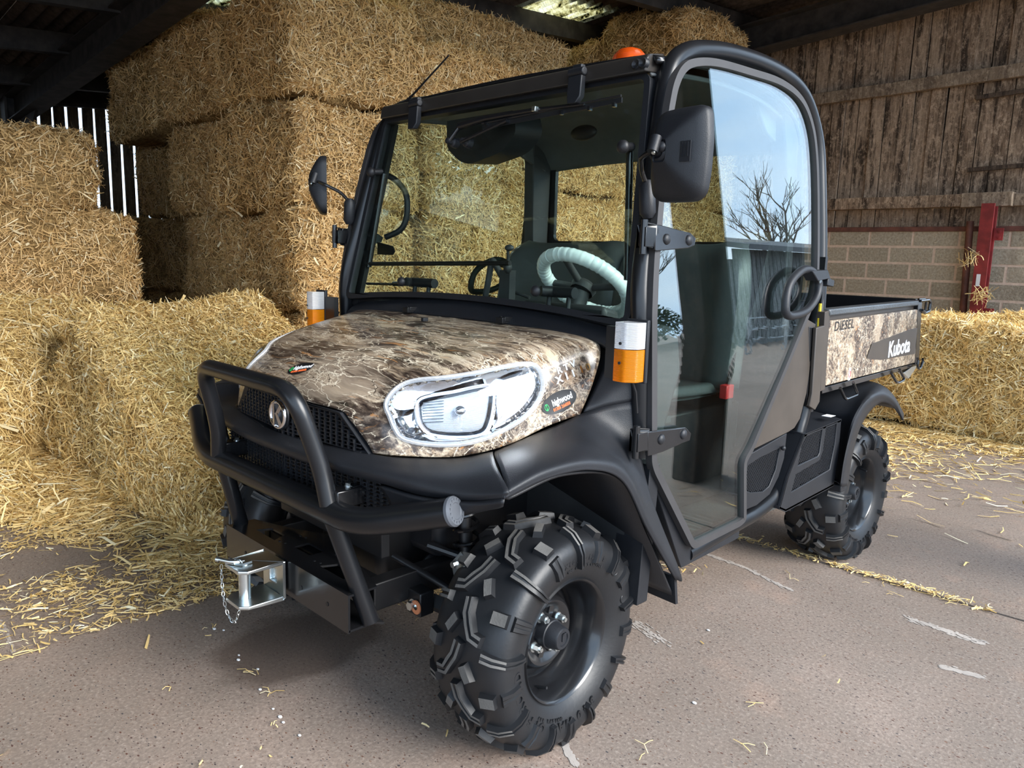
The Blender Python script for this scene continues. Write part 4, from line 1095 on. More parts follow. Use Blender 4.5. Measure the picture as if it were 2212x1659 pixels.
def hood_decal(name, mb, px, py, pxu, pxv, mat, label=None, lift=.0012, parent=None, fine=.006):
    """flat artwork laid on the bonnet: origin, a pixel to its right, a pixel above"""
    o = on_hood(px, py); u = on_hood(*pxu)[0]-o[0]; v = on_hood(*pxv)[0]-o[0]; n = o[1] if o[1].dot(CAM-o[0]) > 0 else -o[1]
    if fine: subdiv_long(mb, fine)
    drape(mb, hood_bvh, o[0], u, v, n, lift)
    ob = mb.obj(name, mat, parent or HOOD, smooth=False, recalc=False)
    if label: ob['label'] = label
    return ob
def oval(a, b, n=40, t=.0006):
    m = MB(); m.prism([V(a*math.cos(2*PI*k/n), b*math.sin(2*PI*k/n), 0) for k in range(n)], (0, 0, t)); return m
def sticker(px, py, pu, pv, w, h, num):
    st = hood_decal('dealer_sticker', oval(w/2, h/2), px, py, pu, pv, 'sticker_black', 'black oval sticker with white lettering', .0008, fine=.010)
    def art(mb, dx, dy, mat, nm):
        mb.v = [(x+dx, y+dy, z) for x, y, z in mb.v]; hood_decal(nm, mb, px, py, pu, pv, mat, None, .0022, st, fine=.008)
    art(text_mesh('highwood', h*.44, .0002, h*.012, .70), w*.085, h*.06, 'white_sticker', 'lettering')
    art(text_mesh(num, h*.21, .0002, h*.008, .85), w*.02, -h*.26, 'orange_print', 'phone_number')
    lf = MB()
    for sx in (-1, 1):
        pts = [V(sx*h*.02, -h*.16, 0), V(sx*h*.10, -h*.06, 0), V(sx*h*.10, h*.05, 0), V(sx*h*.03, h*.16, 0), V(sx*h*.0, h*.02, 0), V(sx*h*.02, -h*.16, 0)]
        lf.tube(crom(pts, 4), h*.016, n=5, flat=.3)
    art(lf, -w*.37, h*.0, 'green_print', 'leaf_mark')
sticker(1208, 868, (1240, 853), (1203, 850), .118, .056, '01305 266058')
sticker(650, 796, (672, 793), (648, 786), .092, .056, '01305 266058')
hood_decal('lettering', text_mesh('R T V', .024, .0002, .0008, 1.15, .15), 1222, 794, (1245, 783), (1219, 780), 'white_sticker', 'white lettering', .0012)
hood_decal('lettering', text_mesh('X 1 1', .026, .0002, .0010, 1.15, .0), 1222, 814, (1245, 804), (1219, 800), 'white_sticker', 'white lettering', .0012)
hood_decal('lettering', text_mesh('1 0', .026, .0002, .0010, 1.15, .0), 1263, 796, (1285, 787), (1261, 784), 'gold_text', 'gold lettering', .0012)

# cowl between bonnet and windscreen
rows = [[(-.66, .20, 1.05), (-.60, .205, 1.085), (-.35, .205, 1.098), (0, .207, 1.102), (.35, .205, 1.098), (.60, .205, 1.085), (.66, .20, 1.05)],
        [(-.68, .235, 1.075), (-.62, .235, 1.10), (-.35, .235, 1.125), (0, .232, 1.137), (.35, .235, 1.125), (.62, .235, 1.10), (.68, .235, 1.075)],
        [(-.69, .262, 1.088), (-.62, .262, 1.115), (-.35, .258, 1.142), (0, .256, 1.156), (.35, .258, 1.142), (.62, .262, 1.115), (.69, .262, 1.088)]]
v_, f_ = grid(rows, 5, 5); MB().add(v_, f_).obj('cowl', 'black_plastic', CAR, solid=.02)
for s_ in (1, -1):
    hb = V(.238*s_, .205, 1.102)
    m = MB().box(hb+V(0, 0, .008), (.030, .045, .018)).box(hb+V(.012, .012, .012), (.010, .05, .014)); m.hexbolt(hb+V(-.004, -.01, .017), (0, 0, 1), .005, .004)
    m.obj('hood_hinge', 'black_steel', CAR, bevel=.002)
MB().box((0, .08, 1.098), (.014, .02, .012)).obj('washer_nozzle', 'black_plastic', HOOD, bevel=.002)

# ---------------------------------------------------------------- grilles and emblem
def lattice(o, u, v, nrm, W_, H_, px_, pz_, t, name, inside_fn=None, par=None, mat='black_plastic'):
    """woven bars: long horizontal slats with offset uprights"""
    m = MB(); rows_ = int(H_/pz_); cols_ = int(W_/px_)
    ax = Matrix((u, nrm, v)).transposed()
    for r_ in range(rows_+1):
        b = -H_/2+r_*pz_
        for c in range(cols_):
            a = -W_/2+(c+.5)*px_
            if inside_fn and not inside_fn(a, b): continue
            m.box(o+u*a+v*b, (px_*.98, t*1.6, t*.8), ax)
            a2 = a-px_/2; b2 = b+pz_/2
            if inside_fn and not inside_fn(a2, b2): continue
            m.box(o+u*a2+v*b2+nrm*t*.6*(1 if (r_+c) % 2 else .3), (t*1.1, t*2.2, pz_*1.0), ax)
    g = m.obj(name, mat, par or CAR, smooth=False); g['kind'] = 'stuff'; return g
# upper grille: two planes meeting at the middle, each facing a little outward
UG = [V(0, -.428, .903), V(.262, -.405, .895), V(.366, -.384, .800), V(.25, -.405, .790), V(.12, -.428, .788), V(.05, -.434, .770), V(0, -.436, .768)]
fr = UG+[V(-p.x, p.y, p.z) for p in reversed(UG[1:-1])]
fi = [V(p.x*.93, p.y+.004, .848+(p.z-.848)*.86) for p in fr]
g = MB().hole_prism(fr, [fi], (0, .05, 0)).obj('grille_frame', 'black_plastic', CAR, bevel=.003)
MB().prism([V(p.x, p.y+.052, p.z) for p in fr], (0, .004, 0)).obj('grille_backing', 'black_steel', g, smooth=False)
for s_ in (1, -1):
    u = V(.37, .036, 0).normalized(); u = V(u.x*s_, u.y, 0); n_ = V(0, -1, 0)
    def ins(a, b, s_=s_):
        x = .185+a; z = b; top = .895-.848-.04*x; bot = .800-.848 if x > .06 else .785-.848
        return -.005 < x < .262+(.047-z)*.86 and bot < z < top+.003
    lattice(V(.185*s_, -.402, .848), u, V(0, 0, 1), n_, .37, .13, .0240, .0098, .0036, 'grille_mesh', ins, g)
e = MB(); c = V(.0, -.436, .850)
e.tube([c+V(math.sin(t)*.040, 0, math.cos(t)*.036) for t in [2*PI*k/40 for k in range(40)]], .0065, closed=True, n=10)
e.box(c+V(-.014, -.002, .0), (.010, .010, .066)); e.prism([c+V(-.008, -.005, .002), c+V(.018, -.005, .032), c+V(.030, -.005, .024), c+V(.004, -.005, -.002)], (0, .01, 0)); e.prism([c+V(-.008, -.006, .004), c+V(.004, -.006, .006), c+V(.030, -.006, -.022), c+V(.016, -.006, -.032)], (0, .01, 0))
e.obj('emblem', 'chrome', g, ang=40)
MB().lathe([(0, 0), (0, .042), (.01, .044), (.01, 0)], c+V(0, .0, 0), (0, 1, 0), 32).obj('emblem_boss', 'black_plastic', g)
# lower grille
LG = [V(-.43, -.375, .742), V(-.20, -.410, .742), V(0, -.420, .745), V(.20, -.410, .742), V(.43, -.375, .742), V(.46, -.358, .715), V(.43, -.365, .645), V(.22, -.395, .622), V(0, -.405, .618), V(-.22, -.395, .622), V(-.43, -.365, .645), V(-.46, -.358, .715)]
lg = MB().prism([V(p.x*.97, p.y+.03, p.z) for p in LG], (0, .01, 0)).obj('lower_grille', 'black_steel', CAR, smooth=False)
for s_ in (1, -1):
    u = V(.46, .052, 0).normalized(); u = V(u.x*s_, u.y, 0)
    lattice(V(.235*s_, -.392, .684), u, V(0, 0, 1), V(0, -1, 0), .46, .118, .0250, .0098, .0036, 'grille_mesh', lambda a, b: a+.235 < .45+(.03-abs(b))*.3, lg)

# ---------------------------------------------------------------- front bumper moulding and wings
BR = [ # left half rows, centre -> side
 [(0, -.425, .795), (.13, -.42, .796), (.26, -.402, .800), (.370, -.378, .803), (.442, -.340, .803), (.520, -.224, .799), (.565, -.145, .812)],
 [(0, -.440, .785), (.15, -.436, .786), (.28, -.422, .790), (.40, -.398, .794), (.49, -.362, .795), (.575, -.285, .800), (.640, -.215, .828)],
 [(0, -.460, .772), (.15, -.456, .772), (.29, -.445, .775), (.42, -.422, .779), (.53, -.392, .783), (.64, -.338, .795), (.715, -.275, .826)],
 [(0, -.452, .750), (.15, -.450, .750), (.30, -.435, .752), (.44, -.412, .754), (.57, -.388, .760), (.70, -.350, .775), (.795, -.320, .804)],
 [(0, -.425, .744), (.15, -.423, .744), (.30, -.412, .744), (.43, -.390, .742), (.57, -.374, .742), (.70, -.342, .756), (.797, -.328, .784)]]
bv, bf = grid(BR, 8, 6)
m = MB(); m.add(bv, bf); m.add(mx(bv), [tuple(reversed(f)) for f in bf])
fb = m.obj('front_bumper', 'black_plastic', CAR, solid=.012, ang=40)
CR = [ # corner below: beside the lower grille down to its foot
 [(.43, -.390, .742), (.57, -.374, .742), (.70, -.342, .756), (.797, -.328, .784)],
 [(.452, -.375, .70), (.57, -.362, .706), (.68, -.332, .730), (.775, -.312, .768)],
 [(.43, -.365, .645), (.52, -.345, .665), (.62, -.318, .705), (.74, -.292, .750)]]
cv, cf = grid(CR, 8, 6); 
for s_ in (1, -1): sm_(MB().add(cv, cf), s_).obj('bumper_corner', 'black_plastic', fb, solid=.012)
def wing(s_):
    # rows: inner (hood side) -> outer lip; columns front -> rear
    W_ = [
     [(.568, -.140, .812), (.604, -.045, .846), (.624, .06, .872), (.634, .125, .890), (.66, .17, .905), (.715, .245, .922)],
     [(.640, -.210, .826), (.672, -.11, .846), (.690, .02, .852), (.700, .12, .846), (.715, .20, .820), (.735, .262, .780)],
     [(.718, -.268, .826), (.745, -.17, .842), (.760, -.02, .838), (.765, .10, .806), (.768, .20, .735), (.770, .285, .640)],
     [(.790, -.318, .802), (.800, -.20, .828), (.805, -.04, .822), (.808, .10, .765), (.810, .225, .600), (.810, .395, .405)],
     [(.797, -.330, .782), (.806, -.20, .806), (.810, -.05, .800), (.812, .085, .745), (.812, .205, .590), (.810, .370, .395)]]
    v, f = grid(W_, 8, 6); w = sm_(MB().add(v, f), s_).obj('front_wing', 'black_plastic', CAR, solid=.008, ang=40)
    # upper fillet toward the cowl
    U_ = [[(.632, .130, .892), (.624, .205, .985), (.640, .235, 1.075)], [(.66, .17, .905), (.69, .235, .99), (.70, .262, 1.075)], [(.715, .245, .922), (.728, .262, .99), (.715, .275, 1.08)]]
    v, f = grid(U_, 6, 6); sm_(MB().add(v, f), s_).obj('scuttle_panel', 'black_plastic', w, solid=.006)
    # inner liner
    L_ = [[(.30, -.30, .74), (.30, -.10, .80), (.30, .12, .78), (.32, .30, .60), (.34, .40, .34)], [(.78, -.30, .775), (.79, -.12, .80), (.79, .10, .745), (.79, .24, .56), (.79, .39, .34)]]
    v, f = grid(L_, 8, 3); sm_(MB().add(v, f), s_).obj('wheel_arch_liner', 'dark_plastic', w, solid=.006)
    m = MB().prism([V(.66, .40, .31), V(.80, .392, .31), V(.80, .375, .40), V(.66, .39, .40)], (0, .012, 0)); m.hexbolt(V(.73, .383, .37), (0, -1, 0), .009, .01)
    sm_(m, s_).obj('mud_flap', 'black_plastic', w, smooth=False)
both(wing)
# sill tube / plastic under door front
# "Power Steering" plate on the wing
o = at(1316, 888, 'x', .700); u = at(1344, 875, 'x', .7)-o; v = at(1314, 870, 'x', .7)-o
wing_b = bvh_of(*grid([[(.568, -.140, .812), (.604, -.045, .846), (.624, .06, .872), (.634, .125, .890), (.66, .17, .905), (.715, .245, .922)], [(.640, -.210, .826), (.672, -.11, .846), (.690, .02, .852), (.700, .12, .846), (.715, .20, .820), (.735, .262, .780)], [(.718, -.268, .826), (.745, -.17, .842), (.760, -.02, .838), (.765, .10, .806), (.768, .20, .735), (.770, .285, .640)]], 8, 8))
def wcast(px, py):
    h = wing_b.ray_cast(CAM, ray(px, py).normalized(), 6); return h[0]
a0, a1, a2 = wcast(1316, 889), wcast(1338, 879), wcast(1315, 876)
if a0 and a1 and a2:
    t = subdiv_long(text_mesh('Power Steering', .021, .0002, .0005, .74, .2), .008); n_ = (a1-a0).cross(a2-a0); n_ = n_ if n_.x > 0 else -n_
    drape(t, wing_b, a0, a1-a0, a2-a0, n_, .004); ob = t.obj('lettering', 'white_sticker', CAR, smooth=False, recalc=False); ob['label'] = 'white italic lettering on the wing'

# ---------------------------------------------------------------- bull bar and hitch plate
bb = thing('bull_bar_tmp', 'x', 'x'); bpy.data.objects.remove(bb)
y0, z0 = -.462, .655
main = [V(-.655, -.375, .745), V(-.440, y0-.002, z0), V(0, y0-.004, z0+.002), V(.440, y0, z0), V(.625, -.325, .700)]
main = [V(-.680, -.375, .735), V(-.430, y0, z0), V(.430, y0, z0), V(.680, -.375, .732)]
BBAR = MB().tube(fillet(main, [0, .09, .09, 0], 8), .0335, n=24).obj('bull_bar', 'tube_paint', CAR)
hoop = [V(-.315, y0-.008, z0+.02), V(-.292, -.478, .776), V(-.262, -.536, .966), V(.262, -.536, .966), V(.292, -.478, .776), V(.315, y0-.008, z0+.02)]
MB().tube(fillet(hoop, [0, .10, .075, .075, .10, 0], 8), .0235, n=20).obj('hoop', 'tube_paint', BBAR)
for s_ in (1, -1):
    ec = V(.680*s_, -.375, .733); d = V(.250*s_, .087, .078).normalized()
    m = MB().lathe([(-.004, .0345), (.004, .035), (.010, .031), (.010, .020), (.008, .018), (.008, 0)], ec, d, 32)
    for k in range(16):
        a = 2*PI*k/16; uu = d.cross(V(0, 0, 1)).normalized(); ww = d.cross(uu); c = ec+d*.0105+(uu*math.cos(a)+ww*math.sin(a))*.0265; m.box(c, (.002, .002, .006))
    m.obj('end_cap', 'grey_cap', BBAR, ang=25)
    sm_(MB().tube([V(.305, y0+.004, z0-.01), V(.338, -.395, .43), V(.352, -.37, .345)], .0235, n=18), s_).obj('strut', 'tube_paint', BBAR)
    m = MB().box((.318*s_, -.42, .690), (.050, .085, .046)).box((.318*s_, -.385, .70), (.030, .05, .03)); m.obj('bracket', 'black_paint', BBAR, bevel=.003)
    m = MB().hexbolt((.312*s_, -.412, .713), (0, 0, 1), .0075, .009); m.obj('bolt', 'zinc', BBAR, smooth=False)
    m = MB().hexbolt((.362*s_, -.400, .705), (0, -1, 0), .006, .006); m.obj('bolt', 'black_steel', BBAR, smooth=False)
zt_ = .432
top = [V(-.345, -.432, zt_), V(.345, -.432, zt_), V(.345, -.345, zt_), V(.20, -.30, zt_), V(.08, -.245, zt_), V(-.08, -.245, zt_), V(-.20, -.30, zt_), V(-.345, -.345, zt_)]
def slot(cx, cy, w, h, sk=0): return [V(cx-w/2, cy-h/2, zt_), V(cx+w/2, cy-h/2, zt_), V(cx+w/2-sk, cy+h/2, zt_), V(cx-w/2+sk, cy+h/2, zt_)]
holes = [slot(-.19, -.365, .12, .045, .02), slot(0.0, -.345, .09, .05, 0), slot(.19, -.365, .12, .045, .02)]
pl = MB().hole_prism(top, holes, (0, 0, -.006))
pl.box((0, -.435, zt_-.050), (.70, .006, .105)); pl.prism([V(-.35, -.435, zt_-.10), V(.35, -.435, zt_-.10), V(.35, -.36, zt_-.10), V(.37, -.34, zt_-.10), V(.30, -.33, zt_-.10), V(-.35, -.33, zt_-.10)], (0, 0, .006))
PLATE = pl.obj('hitch_plate', 'black_paint', BBAR, smooth=False)
m = MB()
for x in (-.22, -.015+.13, .25): m.lathe([(0, 0), (0, .006), (-.001, .006), (-.001, 0)], (x, -.4385, zt_-.055), (0, 1, 0), 12)
for cx in (-.1, .1):
    for dx, dy in ((-.012, -.04), (.012, -.035), (-.012, .03), (.012, .035)): m.lathe([(0, 0), (0, .004), (.001, .004), (.001, 0)], (cx+dx, -.34+dy, zt_), (0, 0, 1), 10)
m.obj('bolt_hole', 'black_steel', BBAR, smooth=False)
# clevis
cy = -.455; zc = .385; Q = MB()
def clev(z): return [V(-.040, -.585, z), V(-.058, -.565, z), V(-.058, -.462, z), V(.058, -.462, z), V(.058, -.565, z), V(.040, -.585, z)]
Q.prism(clev(zc+.046), (0, 0, .010)); Q.prism(clev(zc-.056), (0, 0, .010))
Q.hole_prism([V(-.058, -.462, zc-.056), V(.058, -.462, zc-.056), V(.058, -.462, zc+.056), V(-.058, -.462, zc+.056)], [[V(-.02, -.462, zc-.02), V(.02, -.462, zc-.02), V(.02, -.462, zc+.02), V(-.02, -.462, zc+.02)]], (0, .010, 0))
CLEV = Q.obj('clevis_hitch', 'zinc', CAR, smooth=False, bevel=.003)
MB().box((0, -.447, zc), (.075, .012, .085)).obj('receiver_block', 'zinc', CLEV, bevel=.003)
pin = MB().cyl((-.005, -.545, zc-.062), (-.005, -.545, zc+.060), .0165, n=20); pin.obj('pin', 'zinc', CLEV, ang=40)
hd = MB().tube(fillet([V(-.005, -.545, zc+.062), V(-.005, -.575, zc+.066), V(-.045, -.600, zc+.070)], .02, 5), .0055, n=10)
hd.prism([V(-.02, -.53, zc+.058), V(.012, -.53, zc+.058), V(.016, -.56, zc+.058), V(-.03, -.588, zc+.058), V(-.04, -.575, zc+.058)], (0, 0, .006)); hd.cyl((-.043, -.598, zc+.068), (-.050, -.604, zc+.070), .0075, n=12)
hd.obj('pin_handle', 'zinc', CLEV, ang=40)
MB().tube(crom([V(.012, -.555, zc+.06), V(.0, -.56, zc+.072), V(-.02, -.565, zc+.066), V(.0, -.575, zc+.060), V(.02, -.562, zc+.060)], 5), .0018, n=6).obj('clip', 'zinc', CLEV)
P = crom([V(-.045, -.592, zc+.060), V(-.046, -.592, zc+.02), V(-.044, -.590, zc-.04), V(-.036, -.585, zc-.085), V(-.015, -.58, zc-.108), V(.004, -.578, zc-.10), V(.016, -.575, zc-.075), V(.022, -.572, zc-.058)], 10)
d_ = 0; last = P[0]; k = 0; acc = []
for a, b in zip(P, P[1:]):
    d_ += (b-a).length
    if d_ > .0115:
        acc.append((b, (b-last).normalized())); last = b; d_ = 0
for k, (c, t) in enumerate(acc):
    sd_ = t.cross(V(0, 1, 0) if k % 2 else V(1, 0, 0)).normalized(); m = MB()
    m.tube([c+t*math.cos(a)*.0082+sd_*math.sin(a)*.0038 for a in [2*PI*i/10 for i in range(10)]], .0011, closed=True, n=5); m.obj('chain_link', 'zinc', CLEV)

# ---------------------------------------------------------------- chassis and front suspension
ch = MB()
for s_ in (1, -1): ch.prism([V(.26*s_, -.33, .34), V(.26*s_, 2.35, .34), V(.26*s_, 2.35, .42), V(.26*s_, -.33, .42)], (.05*s_, 0, 0))
for y in (-.30, 0, .35, 1.2, 1.75, 2.3): ch.box((0, y, .38), (.56, .06, .06))
CH = ch.obj('chassis', 'black_steel', CAR, smooth=False, bevel=.004)
MB().box((0, -.06, .42), (.34, .30, .26)).obj('front_differential', 'black_steel', CAR, bevel=.03)
MB().box((0, .10, .62), (.60, .40, .40)).obj('engine_bay_tray', 'dark_plastic', CAR, bevel=.03)
MB().box((0, -.27, .60), (.56, .03, .26)).obj('radiator', 'black_steel', CAR, bevel=.004)
def susp(s_):
    P_ = lambda x, y, z: V(x*s_, y, z)
    for nm, pts, r in (('lower_arm', [P_(.30, -.17, .335), P_(.52, -.02, .255)], .026), ('lower_arm', [P_(.30, .17, .335), P_(.52, .02, .255)], .018), ('upper_arm', [P_(.28, -.12, .47), P_(.50, 0, .42)], .013), ('upper_arm', [P_(.28, .12, .47), P_(.50, 0, .42)], .013)):
        MB().tube(pts, r, n=4 if 'lower' in nm else 10).obj(nm, 'black_steel', CH, ang=20)
    MB().tube([P_(.12, -.05, .365), P_(.52, 0, .31)], .014).obj('drive_shaft', 'black_paint', CH)
    for x0 in (.20, .42):
        pr = []
        for k in range(13): pr.append((k*.009, .052-.0024*k+(.006 if k % 2 else 0)))
        a = P_(x0, -.04, .362-.12*(x0-.15)); MB().lathe([(0, 0)]+pr+[(.11, 0)], a, V(s_*1., 0, -.1), 24).obj('drive_boot', 'dark_plastic', CH, ang=60)
    m = MB().tube([P_(.40, -.06, .30), P_(.34, -.05, .70)], .020); m.obj('shock_absorber', 'black_steel', CH)
    cs = []
    for k in range(110):
        t = k/110; a = t*2*PI*7; c = P_(.395, -.06, .38).lerp(P_(.345, -.05, .66), t); cs.append(c+V(math.cos(a)*.036, math.sin(a)*.036, 0))
    MB().tube(cs, .006, n=7).obj('spring', 'black_paint', CH)
    MB().tube([P_(.22, -.20, .44), P_(.50, -.12, .36)], .010).obj('track_rod', 'black_steel', CH)
    m = MB().box(P_(.335, -.19, .34), (.06, .05, .07)); m.obj('arm_bracket', 'black_steel', CH, bevel=.004)
    MB().hexbolt(P_(.335, -.216, .335), (0, -1, 0), .013, .016).obj('bolt', 'zinc', CH, smooth=False)
    MB().lathe([(0, .008), (0, .020), (.004, .020), (.004, .008)], P_(.352, -.218, .335), (0, -1, 0), 20).obj('rusty_washer', 'copper_rust', CH)
    MB().box(P_(.47, -.16, .425), (.03, .01, .035)).obj('link_plate', 'copper_rust', CH, bevel=.003)
    MB().hexbolt(P_(.47, -.168, .425), (0, -1, 0), .009, .012).obj('bolt', 'zinc', CH, smooth=False)
    m = MB().prism([P_(.475, -.20, .50), P_(.50, -.19, .535), P_(.53, -.20, .53), P_(.54, -.215, .49), P_(.51, -.22, .475)], (0, .006, 0)); m.hexbolt(P_(.512, -.215, .512), (0, -1, 0), .009, .014)
    m.obj('zinc_bracket', 'zinc', CH, smooth=False, bevel=.002)
    MB().box(P_(.52, .0, .30), (.05, .07, .16)).obj('knuckle', 'black_steel', CH, bevel=.01)
both(susp)
MB().cyl(V(-.6, 2.015, .2985), V(.6, 2.015, .2985), .04).obj('rear_axle', 'black_steel', CH)
MB().box((0, 2.0, .36), (.3, .35, .26)).obj('rear_differential', 'black_steel', CH, bevel=.03)
MB().box((0, 1.62, .60), (.9, .75, .34)).obj('engine_cover', 'dark_plastic', CAR, bevel=.03)
# ---------------------------------------------------------------- cab frame
def loop_side(pxs, off=0.):
    return [sd(x, y, off) for x, y in pxs]
# side hoop: front pillar, roof bow, rear pillar, kick forward under the door
HOOP = [sd(1383, 985, -.03), sd(1384, 720, -.03), sd(1385, 603, -.03), sd(1404, 454, -.03), sd(1427, 267, -.03), sd(1438, 190, -.03), sd(1452, 140, -.03), sd(1478, 115, -.03), sd(1515, 108, -.03), sd(1578, 115, -.03), sd(1653, 140, -.03), sd(1710, 176, -.03), sd(1743, 226, -.03), sd(1764, 310, -.03), sd(1769, 416, -.03), sd(1770, 566, -.03), sd(1764, 690, -.03), sd(1738, 869, -.03), sd(1724, 928, -.03), sd(1711, 978, -.03), sd(1697, 1020, -.03), sd(1681, 1055, -.03), sd(1658, 1084, -.03), sd(1626, 1110, -.03), sd(1590, 1130, -.03), sd(1480, 1195, -.03)]
for p in HOOP[-1:]: print('hoop end', p)
def frame(s_):
    P = crom(HOOP, 5); o = sm_(MB().tube(P, .0275, n=18), s_).obj('cab_hoop', 'tube_paint', CAR)
    q = HOOP[0]; MB().prism([V(.66*s_, .26, .33), V(.755*s_, .26, .33), V(.755*s_, .285, .74), V(.66*s_, .285, .74)], (0, .05, .0)).obj('front_sill_post', 'black_plastic', CAR, smooth=False, bevel=.004)
    sill = MB().prism([V(.745*s_, .30, .72), V(.745*s_, .345, .72), V(.745*s_, .56, .42), V(.745*s_, .86, .42), V(.745*s_, .86, .385), V(.745*s_, .50, .375)], (-.09*s_, 0, 0))
    sill.obj('door_sill', 'black_plastic', CAR, smooth=False, bevel=.006)
both(frame)
# windscreen
def ws(z):    # half width and y of the screen plane at height z
    t = (z-1.134)/(1.806-1.134); return .696+(.626-.696)*t, .239+(.370-.239)*t
def wsp(u, z, dy=0.): w, y = ws(z); return V(u*w, y+dy, z)
z0, z1 = 1.120, 1.822
out = [wsp(-1, z0), wsp(-.6, z0-.002+.028), wsp(0, z0+.040), wsp(.6, z0+.026), wsp(1, z0), wsp(1, z1), wsp(-1, z1)]
out = fillet(out, [.05, .2, .3, .2, .05, .04, .04], 6, True)
inn = inset(out, .020)
if (inn[0]-wsp(0, 1.45)).length > (out[0]-wsp(0, 1.45)).length: inn = inset(out, -.020)
tilt = V(0, -1, .195).normalized()
WS = MB().hole_prism([p+tilt*.008 for p in out], [[p+tilt*.008 for p in inn]], -tilt*.028).obj('windscreen_seal', 'rubber_seal', CAR, bevel=.004)
WS.data.materials[0] = MAT['black_plastic']
MB().prism([p+tilt*.002 for p in inset(out, .008 if (inset(out, .008)[0]-wsp(0, 1.45)).length < (out[0]-wsp(0, 1.45)).length else -.008)], -tilt*.005).obj('windscreen', 'cab_glass', CAR, smooth=False)
# frame behind the screen: lower panel and side flanges
MB().prism([V(-.70, .262, 1.05), V(.70, .262, 1.05), V(.70, .27, 1.135), V(.3, .278, 1.165), V(0, .28, 1.17), V(-.3, .278, 1.165), V(-.70, .27, 1.135)], (0, .02, 0)).obj('screen_lower_panel', 'black_steel', CAR, smooth=False)
for s_ in (1, -1):
    MB().prism([V(.700*s_, .262, 1.10), V(.655*s_, .262, 1.10), V(.590*s_, .392, 1.80), V(.640*s_, .392, 1.83)], (0, .02, 0)).obj('pillar_flange', 'black_steel', CAR, smooth=False)
# front header beam, its profile swept across the car
zb_ = 1.812
hp = [V(0, .338, zb_+.004), V(0, .344, zb_+.040), V(0, .352, zb_+.052), V(0, .425, zb_+.066), V(0, .425, zb_+.012)]
HB = MB().prism([p+V(-.612, 0, 0) for p in hp], (1.236, 0, 0)).obj('header_beam', 'header_paint', CAR, bevel=.004)
# roof
RR = []
for k, (y, zc, zs) in enumerate(((.37, 1.878, 1.868), (.56, 1.908, 1.892), (.80, 1.925, 1.905), (1.05, 1.912, 1.890), (1.22, 1.86, 1.84), (1.30, 1.76, 1.745))):
    RR.append([(-.645, y, zs-.02), (-.60, y, zs), (-.3, y, zc), (0, y, zc+.004), (.3, y, zc), (.60, y, zs), (.645, y, zs-.02)])
v, f = grid(RR, 5, 5); RF = MB().add(v, f).obj('roof_panel', 'black_paint', CAR, solid=.012)
v2 = [(a[0]*.97, a[1], a[2]-.035) for a in v]; MB().add(v2, f).obj('headliner', 'cream_panel', CAR, solid=.006)
for px, py in ((1374, 159), (1389, 155)):
    c = at(px+4, py, 'y', .350); m = MB().lathe([(0, .0), (.010, .012), (.004, .0155), (-.004, .0155)], V(c.x, .345, zb_+.026), (0, -1, .1), 20); m.obj('plug', 'black_plastic', HB)
for s_ in (1, -1):
    cx = .385*s_
    m = MB().prism([V(cx-.026, .322, 1.835), V(cx+.026, .322, 1.835), V(cx+.026, .318, 1.775), V(cx+.016, .310, 1.755), V(cx-.016, .310, 1.755), V(cx-.026, .318, 1.775)], (0, .022, 0))
    m.cyl(V(cx-.030, .332, 1.846), V(cx+.030, .332, 1.846), .0125, n=14); m.box((cx, .340, 1.85), (.034, .02, .036))
    m.obj('screen_hinge', 'black_plastic', WS, bevel=.003)
    # balls of the lower catches and upper handles
    m = MB().ball(V(.336*s_, .238, 1.205), .017, 16, 10, (1, .8, 1)); m.obj('catch_knob', 'dark_plastic', WS)
    m = MB().tube([V(.336*s_, .262, 1.205), V((.336+.02)*s_, .30, 1.203)], .016).tube([V(.31, .30, 1.203), V(.44, .30, 1.203)] if s_ > 0 else [V(-.36, .30, 1.203), V(-.22, .30, 1.203)], .017, n=16)
    for dx in (-.03, .05): m.tube([V((.37 if s_ > 0 else -.30)+dx, .30, 1.203), V((.375 if s_ > 0 else -.295)+dx, .285, 1.135)], .008)
    m.obj('catch_handle', 'black_plastic', CAR)
    m = MB().ball(V(.600*s_, .288, 1.612), .019, 16, 10, (1, .8, 1)); m.tube([V(.600*s_, .288, 1.612), V(.595*s_, .335, 1.618)], .012); m.obj('catch_knob', 'dark_plastic', WS)
    MB().tube([V(.585*s_, .34, 1.61), V(.63*s_, .30, 1.25)], .010).obj('gas_strut', 'black_paint', CAR)
MB().tube([V(-.655, .30, 1.262), V(.16, .30, 1.285)], .008).obj('screen_brace', 'black_steel', CAR)
MB().tube([V(-.63, .29, 1.185), V(-.47, .295, 1.19), V(-.46, .295, 1.192), V(-.38, .295, 1.196)], [.005, .005, .009, .009]).obj('gas_strut', 'black_paint', CAR)
